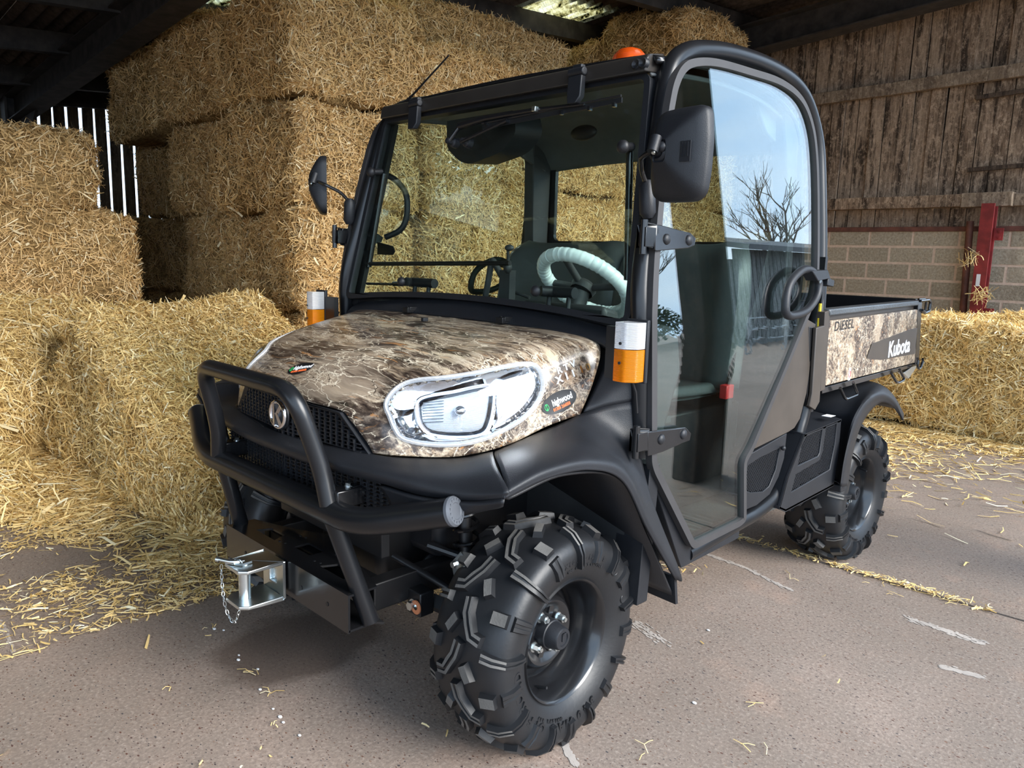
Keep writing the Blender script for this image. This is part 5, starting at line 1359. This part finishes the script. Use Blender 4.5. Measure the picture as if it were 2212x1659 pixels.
# wiper
wy = lambda x, z, d=0: V(x, ws(z)[1]-.03+d, z)
m = MB().lathe([(0, .019), (.02, .017), (.024, .011), (.045, .010), (.048, 0)], V(-.165, .345, 1.690), (0, -1, .1), 20)
m.lathe([(0, .019), (.02, .017), (.024, .011), (.040, .010), (.044, 0)], V(-.095, .345, 1.685), (0, -1, .1), 20)
WI = m.obj('wiper_motor_boss', 'black_plastic', WS)
m = MB().tube([wy(-.130, 1.742), wy(.0, 1.755), wy(.20, 1.757), wy(.42, 1.752)], [.013, .010, .007, .005]); m.tube([wy(-.165, 1.69, -.01), wy(-.130, 1.742)], .008).tube([wy(-.095, 1.685, -.01), wy(.10, 1.737)], .006)
m.obj('wiper_arm', 'black_paint', WI)
m = MB(); a, b = wy(-.02, 1.722, .014), wy(.55, 1.742, .014); m.prism([a, b, b+V(0, 0, .014), a+V(0, 0, .014)], (0, -.006, 0)); m.tube([a+V(0, -.008, .018), b+V(0, -.008, .018)], .0035, n=8); m.obj('wiper_blade', 'rubber', WI)
m = MB().box(wy(.23, 1.757, -.008), (.016, .02, .016)); m.obj('wiper_clip', 'zinc', WI, bevel=.002)
for x in (.0, .1, .33, .44, .53): MB().box(wy(x, 1.737, .004), (.010, .012, .012)).obj('blade_claw', 'black_paint', WI, smooth=False)
# dark visor/motor housing inside the screen
hz_ = fillet([V(-.285, .40, 1.785), V(.05, .40, 1.785), V(.075, .40, 1.715), V(.01, .40, 1.655), V(-.16, .40, 1.625), V(-.215, .40, 1.64), V(-.285, .40, 1.69)], [0, 0, .03, .05, .02, .02, .03], 4, True)
MB().prism(hz_, (0, .13, .01)).obj('wiper_motor_cover', 'dark_plastic', CAR, bevel=.006)

# ---------------------------------------------------------------- doors
DO = [(1439, 232), (1450, 179), (1468, 142), (1495, 127), (1544, 128), (1619, 149), (1684, 172), (1728, 209), (1752, 267), (1762, 341), (1765, 454), (1764, 584), (1757, 640), (1743, 682), (1622, 972), (1607, 998), (1607, 1122), (1596, 1134), (1496, 1184), (1488, 1180), (1408, 1020), (1402, 1000), (1402, 680), (1407, 560), (1420, 400)]
DP = [sd(x, y, .004) for x, y in DO]
r_ = [.03]*len(DP)
outl = fillet(crom(DP[:15], 4)[:-1]+DP[14:20]+DP[20:23]+crom(DP[22:]+[DP[0]], 3)[1:-1], .015, 3, True)
def dedupe(P):
    o = [P[0]]
    for p in P[1:]:
        if (p-o[-1]).length > .004: o.append(p)
    if (o[0]-o[-1]).length < .004: o.pop()
    return o
outl = dedupe(outl)
def shrink(P, d):
    c = sum(P, V(0, 0, 0))/len(P); a = inset(P, d); b = inset(P, -d)
    return a if sum((p-c).length for p in a) < sum((p-c).length for p in b) else b
in1 = shrink(outl, .022); gl_o = shrink(outl, .008)
def curved_fill(P, th, ny=26):
    """glass pane following the side surface: polygon cut into fine triangles whose x follows the lean"""
    t = MB(); t.prism(P, (0, 0, 0)); t.f = t.f[:len(tessellate_polygon([P]))]; t.v = t.v[:len(P)]; t.m = [0]*len(t.f)
    subdiv_long(t, .045); return t
def door(s_):
    fr = MB(); n = len(outl); vs = []
    for P, dx in ((outl, -.012), (outl, .010), (in1, .012), (in1, -.012)): vs += [p+V(dx, 0, 0) for p in P]
    fr.add(vs, [(k*n+i, k*n+(i+1) % n, ((k+1) % 4)*n+(i+1) % n, ((k+1) % 4)*n+i) for k in range(4) for i in range(n)])
    d = sm_(fr, s_).obj('door', 'rubber_seal', CAR, bevel=0); d['label'] = 'full-height glass door with black seal'
    g = curved_fill(gl_o, .005)
    # smooth lean: gentle barrel curve like the real pane
    g.v = [(side_x_s(p[2])+.004, p[1], p[2]) for p in g.v]
    sm_(g, s_).obj('door_pane', 'door_glass', d, solid=.005, smooth=False)
    for px0, py0 in ((1376, 515), (1357, 955)):
        up = py0 < 700
        if up: pts = [(1408, 485), (1420, 486), (1485, 503), (1497, 515), (1494, 530), (1480, 536), (1415, 542), (1408, 540)]
        else: pts = [(1393, 932), (1475, 922), (1487, 935), (1484, 950), (1470, 955), (1425, 975), (1393, 984)]
        Pp = [sd(x, y, .014) for x, y in pts]; m = MB().prism(Pp, (.010, 0, 0))
        h = sm_(m, s_).obj('door_hinge', 'black_paint', d, bevel=.002)
        bl = ((1440, 517), (1488, 519)) if up else ((1428, 949), (1476, 938))
        for b in bl: sm_(MB().ball(sd(b[0], b[1], .024), .015, 16, 10, (.6, 1, 1)), s_).obj('hinge_cap', 'black_plastic', d)
        c = sd(1388 if up else 1372, 512 if up else 952, .0)
        m = MB().cyl(c+V(.012, -.012, -.045), c+V(.012, -.012, .045), .009, n=12); m.prism([c+V(-.01, -.012, .03), c+V(.012, -.012, .035), c+V(.024, .03, .03), c+V(.024, .03, -.03), c+V(.01, -.012, -.025), c+V(-.01, -.012, -.03)], (0, 0, .004))
        m.box(c+V(.012, .012, 0), (.022, .06, .05)); sm_(m, s_).obj('hinge_knuckle', 'black_paint', h, bevel=.001)
    hd = [(1738, 582), (1756, 588), (1768, 610), (1764, 640), (1745, 668), (1722, 680), (1700, 680), (1697, 655), (1703, 620), (1718, 596)]
    P = crom([sd(x, y, .034) for x, y in hd], 4, True)
    m = MB().tube(P, .0145, closed=True, n=12); m.prism([sd(1728, 585, .01), sd(1762, 582, .01), sd(1768, 600, .01), sd(1740, 606, .01)], (.045, 0, 0)); m.prism([sd(1760, 598, .0), sd(1774, 605, .0), sd(1772, 618, .0), sd(1758, 615, .0)], (.05, 0, 0))
    h = sm_(m, s_).obj('door_handle', 'black_plastic', d, bevel=.003)
    sm_(MB().hexbolt(sd(1771, 607, .05), (1, 0, 0), .006, .004), s_).obj('bolt', 'zinc', h)
side_x_s = side_x
side_x_s = side_x
both(door)
# brown quarter panel and lower mesh panel behind the door
qp = [sd(x, y, -.002) for x, y in ((1745, 690), (1762, 700), (1742, 850), (1728, 905), (1716, 925), (1704, 933), (1618, 976))]
lp = [sd(x, y, -.002) for x, y in ((1700, 936), (1617, 983), (1612, 1000), (1610, 1102), (1634, 1092), (1663, 1068), (1682, 1030), (1694, 990))]
def quarter(s_):
    sm_(MB().prism(qp, (-.01, 0, 0)), s_).obj('quarter_panel', 'bronze_paint', CAR, bevel=.002)
    hole_ = [sd(x, y, -.002) for x, y in ((1685, 968), (1640, 990), (1616, 1006), (1613, 1030), (1612, 1060), (1622, 1064), (1648, 1062), (1662, 1050), (1676, 1015))]
    o = sm_(MB().hole_prism(lp, [hole_], (-.012, 0, 0)), s_).obj('lower_panel', 'black_plastic', CAR, bevel=.002)
    mesh_fill(hole_, -.008, s_, o)
    sm_(MB().ball(sd(1692, 968, .008), .009, 12, 8), s_).obj('catch', 'black_plastic', o)
def mesh_fill(P, dx, s_, par, pitch=.0115, t=.0024, name='mesh'):
    """woven expanded-metal infill inside outline P, lying in x"""
    poly = [(p.y, p.z) for p in P]; ys = [a for a, b in poly]; zs = [b for a, b in poly]; x = sum(p.x for p in P)/len(P)+dx; m = MB()
    y = min(ys); k = 0
    while y < max(ys):
        z = min(zs)+(pitch/2 if k % 2 else 0)
        while z < max(zs):
            if inside((y, z), poly):
                # a diamond cell: two slanted bars
                for sg in (1, -1):
                    a, b = V(x, y-pitch*.52, z), V(x, y, z+sg*pitch*.5)
                    w_ = V(0, -(b-a).z, (b-a).y).normalized()*t/2
                    m.prism([a-w_, b-w_, b+w_, a+w_], (.003, 0, 0))
            z += pitch
        y += pitch*.52; k += 1
    g = sm_(m, s_).obj(name, 'black_plastic', par, smooth=False, recalc=False); g['kind'] = 'stuff'
    cx = sum(ys)/len(ys); cz = sum(zs)/len(zs)
    bk = MB().prism([V(x-.03, cx+(a-cx)*.99, cz+(b-cz)*.99) for a, b in poly], (-.004, 0, 0)); sm_(bk, s_).obj('mesh_backing', 'black_steel', par, smooth=False)
both(quarter)
# fuel-side louvred box behind the rear pillar
def sidebox(s_):
    X = .765
    g = lambda pts: [at(x, y, 'x', X) for x, y in pts]
    o_ = g([(1738, 938), (1818, 905), (1812, 980), (1801, 1050), (1697, 1106), (1683, 1100), (1702, 1030)])
    h1 = g([(1745, 938), (1778, 925), (1771, 978), (1768, 985), (1724, 1006), (1733, 960)])
    h2 = g([(1785, 922), (1809, 912), (1804, 960), (1793, 1014), (1710, 1063), (1720, 1024), (1771, 994), (1778, 975)])
    b = sm_(MB().hole_prism(o_, [h1, h2], (-.012, 0, 0)), s_).obj('side_grille', 'black_plastic', CAR, bevel=.003)
    mesh_fill(h1, -.008, s_, b, .013, .0028); mesh_fill(h2, -.008, s_, b, .013, .0028)
    top_ = [o_[0], o_[1], o_[1]+V(-.25, .0, .03), o_[0]+V(-.25, 0, .03)]
    sm_(MB().prism(top_, (0, 0, -.01)), s_).obj('box_top', 'black_plastic', b)
    bot_ = [o_[3], o_[4], o_[5], o_[5]+V(-.22, 0, 0), o_[3]+V(-.22, 0, 0)]
    sm_(MB().prism(bot_, (0, 0, .01)), s_).obj('box_bottom', 'black_plastic', b)
    fr_ = [o_[5], o_[6], o_[0], o_[0]+V(-.25, .02, 0), o_[6]+V(-.25, .02, 0), o_[5]+V(-.22, .02, 0)]
    sm_(MB().prism(fr_, (0, .008, 0)), s_).obj('box_front', 'black_plastic', b)
    st = at(1790, 898, 'z', o_[1].z+.022); sm_(MB().box(V(st.x, st.y, st.z), (.035, .05, .001)), s_).obj('label_plate', 'white_sticker', b)
both(sidebox)
# rear wings
def rearwing(s_):
    arch = [at(x, y, 'x', .80) for x, y in ((1815, 1050), (1822, 1000), (1833, 950), (1846, 908), (1866, 872), (1890, 852), (1912, 850), (1935, 868), (1952, 906))]
    inner_l = [at(x, y, 'x', .795) for x, y in ((1832, 1050), (1838, 1005), (1846, 965), (1858, 925), (1877, 892), (1898, 872), (1914, 870), (1932, 882), (1949, 909))]
    fe = [at(x, y, 'x', .74) for x, y in ((1806, 1040), (1812, 990), (1818, 930), (1822, 893), (1845, 860), (1870, 838), (1895, 828), (1920, 845), (1945, 885))]
    deep = [V(.40, p.y, p.z+.01) for p in fe]
    rows = [deep, [V(.60, p.y, p.z+.012) for p in fe], fe, arch, inner_l]
    v, f = grid([list(map(tuple, r)) for r in rows], 6, 5)
    sm_(MB().add(v, f), s_).obj('rear_wing', 'black_plastic', CAR, solid=.006, ang=40)
both(rearwing)
for s_ in (1, -1):
    c = at(1822, 1055, 'x', .78); sm_(MB().box(c+V(-.05, 0, 0), (.10, .05, .03)), s_).obj('wing_bracket', 'black_plastic', CAR, bevel=.004)

# ---------------------------------------------------------------- cargo bed
bx = .755; by0, by1, bz0, bz1 = 1.385, 2.43, .845, 1.125
BED = MB().box((0, (by0+by1)/2, bz0+.01), (2*bx-.06, by1-by0, .02)).obj('cargo_bed', 'black_steel', CAR, smooth=False)
def bedside(s_):
    P = lambda x, y, z: V(x*s_, y, z)
    cam_ = [at(1790, 693, 'x', bx), at(1980, 668, 'x', bx), at(1982, 684, 'x', bx), at(1975, 783, 'x', bx), at(1780, 833, 'x', bx)]
    y0_, y1_ = by0, by1
    sd_ = MB().prism([V(bx-.035, y0_+.01, .85), V(bx-.035, y1_, .87), V(bx-.035, y1_, 1.15), V(bx-.035, y0_+.01, 1.13)], (.022, 0, 0))
    o = sm_(sd_, s_).obj('bed_side', 'bronze_paint', BED, bevel=.003)
    pn = sm_(MB().prism([p+V(-.004, 0, 0) for p in fillet(cam_, [.01, .01, .01, .01, .01], 3, True)], (.008, 0, 0)), s_).obj('camouflage_panel', 'camo_bed', BED, bevel=.003)
    pn['label'] = 'camouflage panel with brown maker plate'
    # rails and posts
    t0, t1, t2, t3 = at(1793, 668, 'x', bx+.01), at(1986, 649, 'x', bx+.01), at(1986, 660, 'x', bx+.01), at(1793, 683, 'x', bx+.01)
    sm_(MB().prism([t0, t1, t2, t3], (-.05, 0, 0)), s_).obj('top_rail', 'grained_rail', BED, bevel=.006)
    f0 = [at(x, y, 'x', bx+.006) for x, y in ((1782, 674), (1793, 670), (1782, 842), (1772, 846))]; sm_(MB().prism(f0, (-.03, 0, 0)), s_).obj('front_stake', 'bronze_paint', BED, bevel=.002)
    f1 = [at(x, y, 'x', bx+.006) for x, y in ((1984, 652), (1992, 648), (1985, 786), (1977, 788))]; sm_(MB().prism(f1, (-.04, 0, 0)), s_).obj('rear_stake', 'black_paint', BED, bevel=.002)
    f2 = [at(x, y, 'x', bx-.004) for x, y in ((1776, 838), (1978, 784), (1980, 790), (1900, 816), (1776, 851))]; sm_(MB().prism(f2, (-.05, 0, 0)), s_).obj('lower_rail', 'black_paint', BED, bevel=.002)
    for pts in (((1815, 838), (1825, 860), (1829, 862), (1851, 853), (1852, 849), (1843, 826)), ((1925, 806), (1936, 825), (1941, 827), (1951, 822), (1953, 817), (1943, 798)), ((1984, 778), (1982, 790), (1985, 797), (1988, 795), (1994, 780), (1993, 775))):
        sm_(MB().tube(fillet([at(x, y, 'x', bx+.018) for x, y in pts], .008, 3), .006, n=8), s_).obj('tie_down_hook', 'black_paint', BED)
    sm_(MB().tube(fillet([at(x, y, 'x', bx+.01) for x, y in ((1988, 650), (2006, 648), (2010, 652), (2007, 672), (1998, 676), (1992, 670))], .01, 3), .007, n=8), s_).obj('tailgate_latch', 'black_paint', BED)
    sm_(MB().tube(fillet([at(x, y, 'x', bx-.04) for x, y in ((1984, 647), (1998, 646), (2001, 650), (1998, 676), (1990, 674))], .01, 3), .006, n=8), s_).obj('tailgate_latch', 'black_paint', BED)
    # maker plate with lettering
    pp = [at(x, y, 'x', bx+.0045) for x, y in ((1871, 774), (1882, 743), (1959, 714), (1980, 708), (1975, 764), (1903, 777))]
    mk = sm_(MB().prism(pp, (.003, 0, 0)), s_).obj('maker_plate', 'bronze_paint', pn, smooth=False)
    mk['label'] = 'bronze plate with white maker lettering'
    a, b, c = at(1943, 751, 'x', bx+.008), at(1969, 744, 'x', bx+.008), at(1945, 735, 'x', bx+.008)
    u = V(0, (b-a).y, (b-a).z); v = V(0, 0, 1)
    if s_ < 0: a = V(-a.x, a.y+.02, a.z); u = -u
    t = place(text_mesh('Kubota', .098, .0008, .0022, .95, 0), a, u, v); t.obj('lettering', 'white_sticker', pn, smooth=False)['label'] = 'white maker lettering'
    a, b = at(1824, 703, 'x', bx+.0045), at(1850, 698.6, 'x', bx+.0045); u = V(0, (b-a).y, (b-a).z)
    if s_ < 0: a = V(-a.x, a.y, a.z); u = -u
    t = place(text_mesh('DIESEL', .052, .0005, .0002, 1.25, .1), a, u, v); t.obj('lettering', 'sticker_black', pn, smooth=False)['label'] = 'black DIESEL lettering'
    a = at(1835, 808, 'x', bx+.005); sm_(MB().box(a, (.001, .022, .05)), s_).obj('warning_label', 'white_sticker', pn, smooth=False)
    sm_(MB().tube([a+V(.001, math.cos(t)*.008, math.sin(t)*.013) for t in [2*PI*k/20 for k in range(20)]], .0013, closed=True, n=5), s_).obj('warning_mark', 'red_plastic', pn)
    # guard plate in front of the bed
    gp = [at(x, y, 'x', bx+.012) for x, y in ((1764, 708), (1782, 703), (1779, 745), (1771, 868), (1761, 886), (1749, 878), (1755, 850))]
    sm_(MB().prism(gp, (-.014, 0, 0)), s_).obj('guard_plate', 'bronze_paint', BED, bevel=.003)
    gp = [at(x, y, 'x', bx-.004) for x, y in ((1748, 706), (1764, 708), (1755, 850), (1749, 878), (1742, 878), (1748, 800))]
    sm_(MB().prism(gp, (-.02, 0, 0)), s_).obj('guard_web', 'black_steel', BED, bevel=.002)
    e = at(1972, 792, 'x', bx-.02); sm_(MB().prism([e+V(0, -.12, -.02), e+V(0, .05, .01), e+V(0, .05, -.01), e+V(0, -.04, -.055)], (-.03, 0, 0)), s_).obj('latch_bracket', 'zinc', BED, bevel=.002)
    # cab-rear pillar strip
    sm_(MB().box((.715, 1.365, 1.05), (.05, .02, .58)), s_).obj('rear_pillar', 'black_steel', BED, smooth=False)
    sm_(MB().box((.738, 1.352, 1.09), (.006, .012, .16)), s_).obj('yellow_strip', 'yellow_paint', BED, smooth=False)
simple('grained_rail', (.06, .068, .075), .35, grain=.9, gscale=120)
both(bedside)
MB().box((0, by0+.01, 1.0), (1.46, .02, .32)).obj('bed_front_wall', 'black_steel', BED, smooth=False, bevel=.003)
MB().box((0, by1+.02, 1.01), (1.46, .03, .32)).obj('tailgate', 'black_steel', BED, smooth=False, bevel=.004)
MB().box((0, by0+.01, 1.16), (1.46, .05, .03)).obj('front_top_rail', 'black_paint', BED, bevel=.006)

# ---------------------------------------------------------------- lamps, mirrors, beacon, aerial
def lamp(s_):
    c = V(.768*s_, .138, 0)
    K = MB().box((.715*s_, .175, 1.06), (.09, .02, .14)).obj('lamp_bracket', 'black_steel', CAR, smooth=False)
    prof_ = [V(.738, .110, 0), V(.775, .106, 0), V(.800, .130, 0), V(.800, .165, 0), V(.738, .165, 0)]
    prof_ = fillet(prof_, .006, 2, True)
    for nm, mt, a, b in (('clear_marker_lens', 'clear_lens', 1.080, 1.148), ('amber_lens', 'amber_lens', .995, 1.078)):
        m = MB().prism([p+V(0, 0, a) for p in prof_], (0, 0, b-a)); m = sm_(m, s_); m.obj(nm, mt, K, bevel=.003)
    for z in (1.095, 1.045): MB().lathe([(0, 0), (0, .004), (-.003, .004), (-.003, 0)], V(.765*s_, .103, z), (0, 1, 0), 10).obj('screw', 'black_steel', K)
    MB().box((.768*s_, .170, 1.072), (.07, .012, .165)).obj('lamp_base', 'black_plastic', K, bevel=.003)
    MB().tube([V(.765*s_, .16, .995), V(.758*s_, .19, .96), V(.752*s_, .21, .90)], .004, n=6).obj('lamp_wire', 'rubber', K)
both(lamp)
def mirror(s_):
    c = V(.853, .235, 1.562)
    M = sm_(MB().tube([V(.715, .262, 1.415), V(.713, .262, 1.43), V(.706, .262, 1.50), V(.705, .262, 1.515)], [.012, .022, .022, .012], n=16), s_).obj('mirror_arm_base', 'black_plastic', CAR)
    sm_(MB().tube(fillet([V(.706, .262, 1.50), V(.712, .225, 1.535), V(.742, .177, 1.561), V(.800, .165, 1.580)], .015, 4), .0065, n=10), s_).obj('mirror_arm', 'black_paint', M)
    sm_(MB().cyl(V(.795, .150, 1.568), V(.795, .165, 1.606), .014, n=14).ball(V(.806, .176, 1.582), .014), s_).obj('mirror_clamp', 'black_plastic', M)
    sm_(MB().cyl(V(.800, .152, 1.572), V(.801, .146, 1.564), .005), s_).obj('clamp_bolt', 'zinc', M)
    # head: pillow-pyramid back facing forward, glass behind
    ol = [at(x, y, 'y', .225) for x, y in ((1438, 241), (1470, 234), (1527, 226), (1538, 236), (1540, 299), (1534, 370), (1526, 418), (1507, 435), (1465, 437), (1424, 437), (1411, 422), (1412, 378), (1422, 262))]
    if s_ < 0: pass
    R0 = dedupe(fillet(ol, .018, 4, True)); ctr = sum(R0, V(0, 0, 0))/len(R0); bc = at(1446, 330, 'y', .225)
    L = len(R0); m = MB(); vs = []
    for t, dy in ((1., .012), (1., -.004), (.97, -.014), (.80, -.028), (.60, -.040), (.40, -.050), (.24, -.056)):
        cc = bc if t < .9 else ctr; k_ = 1-t
        vs += [V(p.x+(bc.x-p.x)*k_, p.y+dy, p.z+(bc.z-p.z)*k_) for p in R0]
    # dip round the ball socket
    vs += [V(p.x+(bc.x-p.x)*.84, p.y-.046, p.z+(bc.z-p.z)*.84) for p in R0]; vs.append(bc+V(0, -.046, 0))
    fs = [(k*L+i, k*L+(i+1) % L, (k+1)*L+(i+1) % L, (k+1)*L+i) for k in range(7) for i in range(L)]+[(7*L+i, 7*L+(i+1) % L, 8*L) for i in range(L)]
    m.add(vs, fs)
    def yaw(mb):
        a = math.radians(-4 if s_ > 0 else 31); 
        mb.v = [(ctr.x+(x-ctr.x)*math.cos(a)-(y-ctr.y)*math.sin(a), ctr.y+(x-ctr.x)*math.sin(a)+(y-ctr.y)*math.cos(a), z) for x, y, z in mb.v]; return mb
    sm_(yaw(m), s_).obj('mirror_head', 'black_plastic', M, ang=50)
    gm = MB().prism([V(ctr.x+(p.x-ctr.x)*.96, p.y+.008, ctr.z+(p.z-ctr.z)*.96) for p in R0], (0, .004, 0)); sm_(yaw(gm), s_).obj('mirror_pane', 'mirror_glass', M, smooth=False)
    sk = MB().lathe([(0, .030), (.006, .028), (.010, .020), (.004, .016), (.014, .012), (.014, 0)], bc+V(0, -.044, 0), (0, -1, 0), 24); sm_(yaw(sk), s_).obj('ball_socket', 'black_plastic', M)
    if s_ > 0:
        lb = at(1480, 326, 'y', .178); m = MB().box(lb, (.030, .002, .048), None)
        for k in range(3): m.box(lb+V(-.008+.008*k, -.002, .004), (.002, .002, .034))
        m.obj('moulded_panel', 'black_plastic', M, smooth=False)
both(mirror)
bc = V(.250, .76, 1.925)
B_ = MB().lathe([(0, .0), (0, .068), (.02, .068), (.024, .060)], bc, (0, 0, 1), 32).obj('beacon', 'black_plastic', CAR)
MB().lathe([(.020, .060), (.045, .062), (.070, .056), (.088, .040), (.096, .018), (.097, 0)], bc, (0, 0, 1), 32).obj('beacon_dome', 'beacon_lens', B_)
MB().cyl(bc+V(0, 0, .02), bc+V(0, 0, .07), .015).obj('beacon_reflector', 'chrome', B_)
ab = at(872, 236, 'y', .41); at_ = at(974, 121, 'y', .41)
A_ = MB().lathe([(0, 0), (0, .018), (.010, .016), (.018, .010), (.022, 0)], ab+V(0, 0, -.012), (0, -.4, 1), 20).obj('aerial_base', 'black_plastic', CAR)
MB().ball(ab+V(.0, -.01, .012), .009).obj('aerial_joint', 'copper_rust', A_)
MB().tube([ab+V(0, -.01, .012), ab.lerp(at_, .25)+V(0, -.01, .005), at_+V(0, -.01, 0)], [.0065, .004, .0028], n=8).obj('aerial', 'rubber', A_)

# ---------------------------------------------------------------- inside the cab
MB().prism([V(-.66, .30, .40), V(-.66, 1.30, .40), V(.66, 1.30, .40), V(.66, .30, .40)], (0, 0, -.03)).obj('cab_floor', 'floor_mat', CAR, smooth=False)
m = MB()
for k in range(16): m.box((.42, .40+k*.035, .404), (.44, .012, .008))
m.obj('floor_rib', 'floor_mat', CAR, smooth=False)
MB().prism([V(-.70, .285, 1.09), V(-.70, .40, 1.125), V(-.70, .47, 1.11), V(-.70, .50, .98), V(-.70, .42, .78), V(-.70, .30, .42), V(-.70, .27, .45)], (1.40, 0, 0)).obj('dashboard', 'dash_plastic', CAR, bevel=.012)
MB().prism([V(.12, .40, 1.12), V(.48, .40, 1.12), V(.46, .50, 1.10), V(.14, .50, 1.10)], (0, 0, .045)).obj('instrument_hood', 'dash_plastic', CAR, bevel=.015)
sw = V(.297, .52, 1.222); ax_s = V(0, .62, .78).normalized(); us = V(1, 0, 0); vs_ = ax_s.cross(us)
R7 = random.Random(4); P = [sw+(us*math.cos(t)+vs_*math.sin(t))*.155 for t in [2*PI*k/240 for k in range(240)]]
S_ = MB().tube([V(.285, .43, 1.02), sw-ax_s*.03], .03).obj('steering_column', 'dash_plastic', CAR)
MB().tube(P, [.0225+.0006*math.sin(k*1.3)+.0007*R7.uniform(-1, 1) for k in range(240)], closed=True, n=16).obj('steering_wheel', 'plastic_film', S_, ang=25)['label'] = 'steering wheel wrapped in pale plastic film'
m = MB().lathe([(0, .04), (.02, .045), (.035, .03), (.036, 0)], sw-ax_s*.03, ax_s, 24)
for t in (0, PI, PI*1.5): m.tube([sw-ax_s*.015, sw+(us*math.cos(t)+vs_*math.sin(t))*.145], .012)
m.obj('steering_spokes', 'dash_plastic', S_)
m = MB().tube([V(.12, .44, 1.17), V(.02, .44, 1.19)], .006).tube([V(.05, .38, 1.12), V(.055, .42, 1.25)], .007)
m.tube(fillet([V(.02, .40, 1.24), V(-.03, .40, 1.30), V(-.045, .40, 1.22), V(-.06, .40, 1.16)], .02, 4), .011); m.box((.05, .40, 1.21), (.05, .03, .10)).ball(V(.085, .37, 1.335), .016, 14, 8, (1.2, .8, .7)).ball(V(.08, .37, 1.27), .018, 14, 8, (.9, .8, 1.1)).tube([V(.05, .40, 1.24), V(.08, .37, 1.33)], .005)
m.obj('dash_levers', 'dash_plastic', CAR)
def seat(x0, x1, nm):
    m = MB(); xc = (x0+x1)/2; w = x1-x0
    rows = []
    for x in (-.5, -.46, -.3, 0, .3, .46, .5):
        e = 0 if abs(x) < .48 else .03
        rows.append([(xc+x*w, .60, .80-e), (xc+x*w, .59, .855-e), (xc+x*w, .64, .89-e-(.012 if abs(x) < .35 else 0)), (xc+x*w, .85, .885-e-(.015 if abs(x) < .35 else 0)), (xc+x*w, 1.02, .88-e)])
    v, f = grid(rows, 5, 4); m.add(v, f)
    o = m.obj(nm, 'seat_vinyl', CAR, solid=.05)
    rows = []
    for x in (-.5, -.46, -.3, 0, .3, .46, .5):
        e = 0 if abs(x) < .48 else .03; b = 0 if abs(x) < .35 else .02
        k = 1-.22*0; rows.append([(xc+x*w, 1.03+e-b, .86), (xc+x*w, 1.05+e-b, 1.02), (xc+x*w*.98, 1.075+e-b, 1.18), (xc+x*w*.90, 1.10+e-b, 1.29), (xc+x*w*.78, 1.135+e, 1.335)])
    v, f = grid(rows, 5, 4); m = MB(); m.add(v, f); m.obj('seat_back', 'seat_vinyl', o, solid=-.06)
    return o
seat(.06, .56, 'driver_seat'); seat(-.60, .02, 'passenger_seat')
MB().prism([V(-.56, .72, .42), V(-.56, 1.25, .42), V(-.56, 1.25, .78), V(-.56, .66, .78)], (1.06, 0, 0)).obj('seat_base', 'dark_plastic', CAR, bevel=.01)
m = MB().tube(crom([V(.60, 1.22, 1.40), V(.605, 1.12, 1.15), V(.60, 1.0, .93), V(.60, .98, .70), V(.60, 1.0, .50)], 8), .024, n=8, flat=.08); m.obj('seat_belt', 'rubber', CAR)
MB().box((.60, .96, .86), (.03, .05, .05)).obj('belt_buckle', 'red_plastic', CAR, bevel=.004)
MB().ball(V(.45, .60, .62), .018, 14, 8, (1, 1, .6)).cyl((.45, .60, .58), (.45, .60, .62), .007).obj('knob', 'orange_print', CAR)
# rear bulkhead and window
rb = [V(-.655, 1.30, .42), V(.655, 1.30, .42), V(.675, 1.31, 1.30), V(.635, 1.28, 1.83), V(-.635, 1.28, 1.83), V(-.675, 1.31, 1.30)]
rh = fillet([V(-.56, 1.305, 1.39), V(.56, 1.305, 1.39), V(.545, 1.288, 1.745), V(-.545, 1.288, 1.745)], .03, 4, True)
MB().hole_prism(rb, [rh], (0, .02, 0)).obj('rear_bulkhead', 'black_steel', CAR, smooth=False)
MB().prism(rh, (0, .005, 0)).obj('rear_window', 'cab_glass', CAR, smooth=False)
# rear corner pads between the pillar and the window
for s_ in (1, -1):
    MB().prism([V(.66*s_, 1.23, .9), V(.66*s_, 1.30, .9), V(.63*s_, 1.29, 1.82), V(.63*s_, 1.16, 1.84), V(.66*s_, 1.20, 1.5)], (-.06*s_, 0, 0)).obj('pillar_trim', 'dash_plastic', CAR, bevel=.01)
    MB().prism([V(.60*s_, 1.0, 1.86), V(.60*s_, 1.27, 1.80), V(.60*s_, 1.27, 1.70), V(.60*s_, 1.10, 1.76)], (-.02*s_, 0, 0)).obj('roof_trim', 'cream_panel', CAR, bevel=.004)
MB().tube(fillet([V(-.655, .40, 1.615), V(-.625, .42, 1.60), V(-.585, .45, 1.55), V(-.58, .45, 1.46), V(-.60, .44, 1.40), V(-.66, .40, 1.37)], .04, 5), .012).obj('grab_handle', 'black_plastic', CAR)
m = MB().prism([V(-.66, .36, 1.30), V(-.56, .36, 1.30), V(-.545, .36, 1.315), V(-.56, .36, 1.335), V(-.66, .36, 1.35)], (0, .006, 0)); m.hexbolt(V(-.565, .36, 1.318), (0, -1, 0), .007, .005); m.obj('door_stay_bracket', 'black_steel', CAR, smooth=False)
MB().ball(V(-.10, .95, 1.80), .05, 20, 10, (1.3, .5, .6)).obj('interior_mirror', 'dark_plastic', CAR)
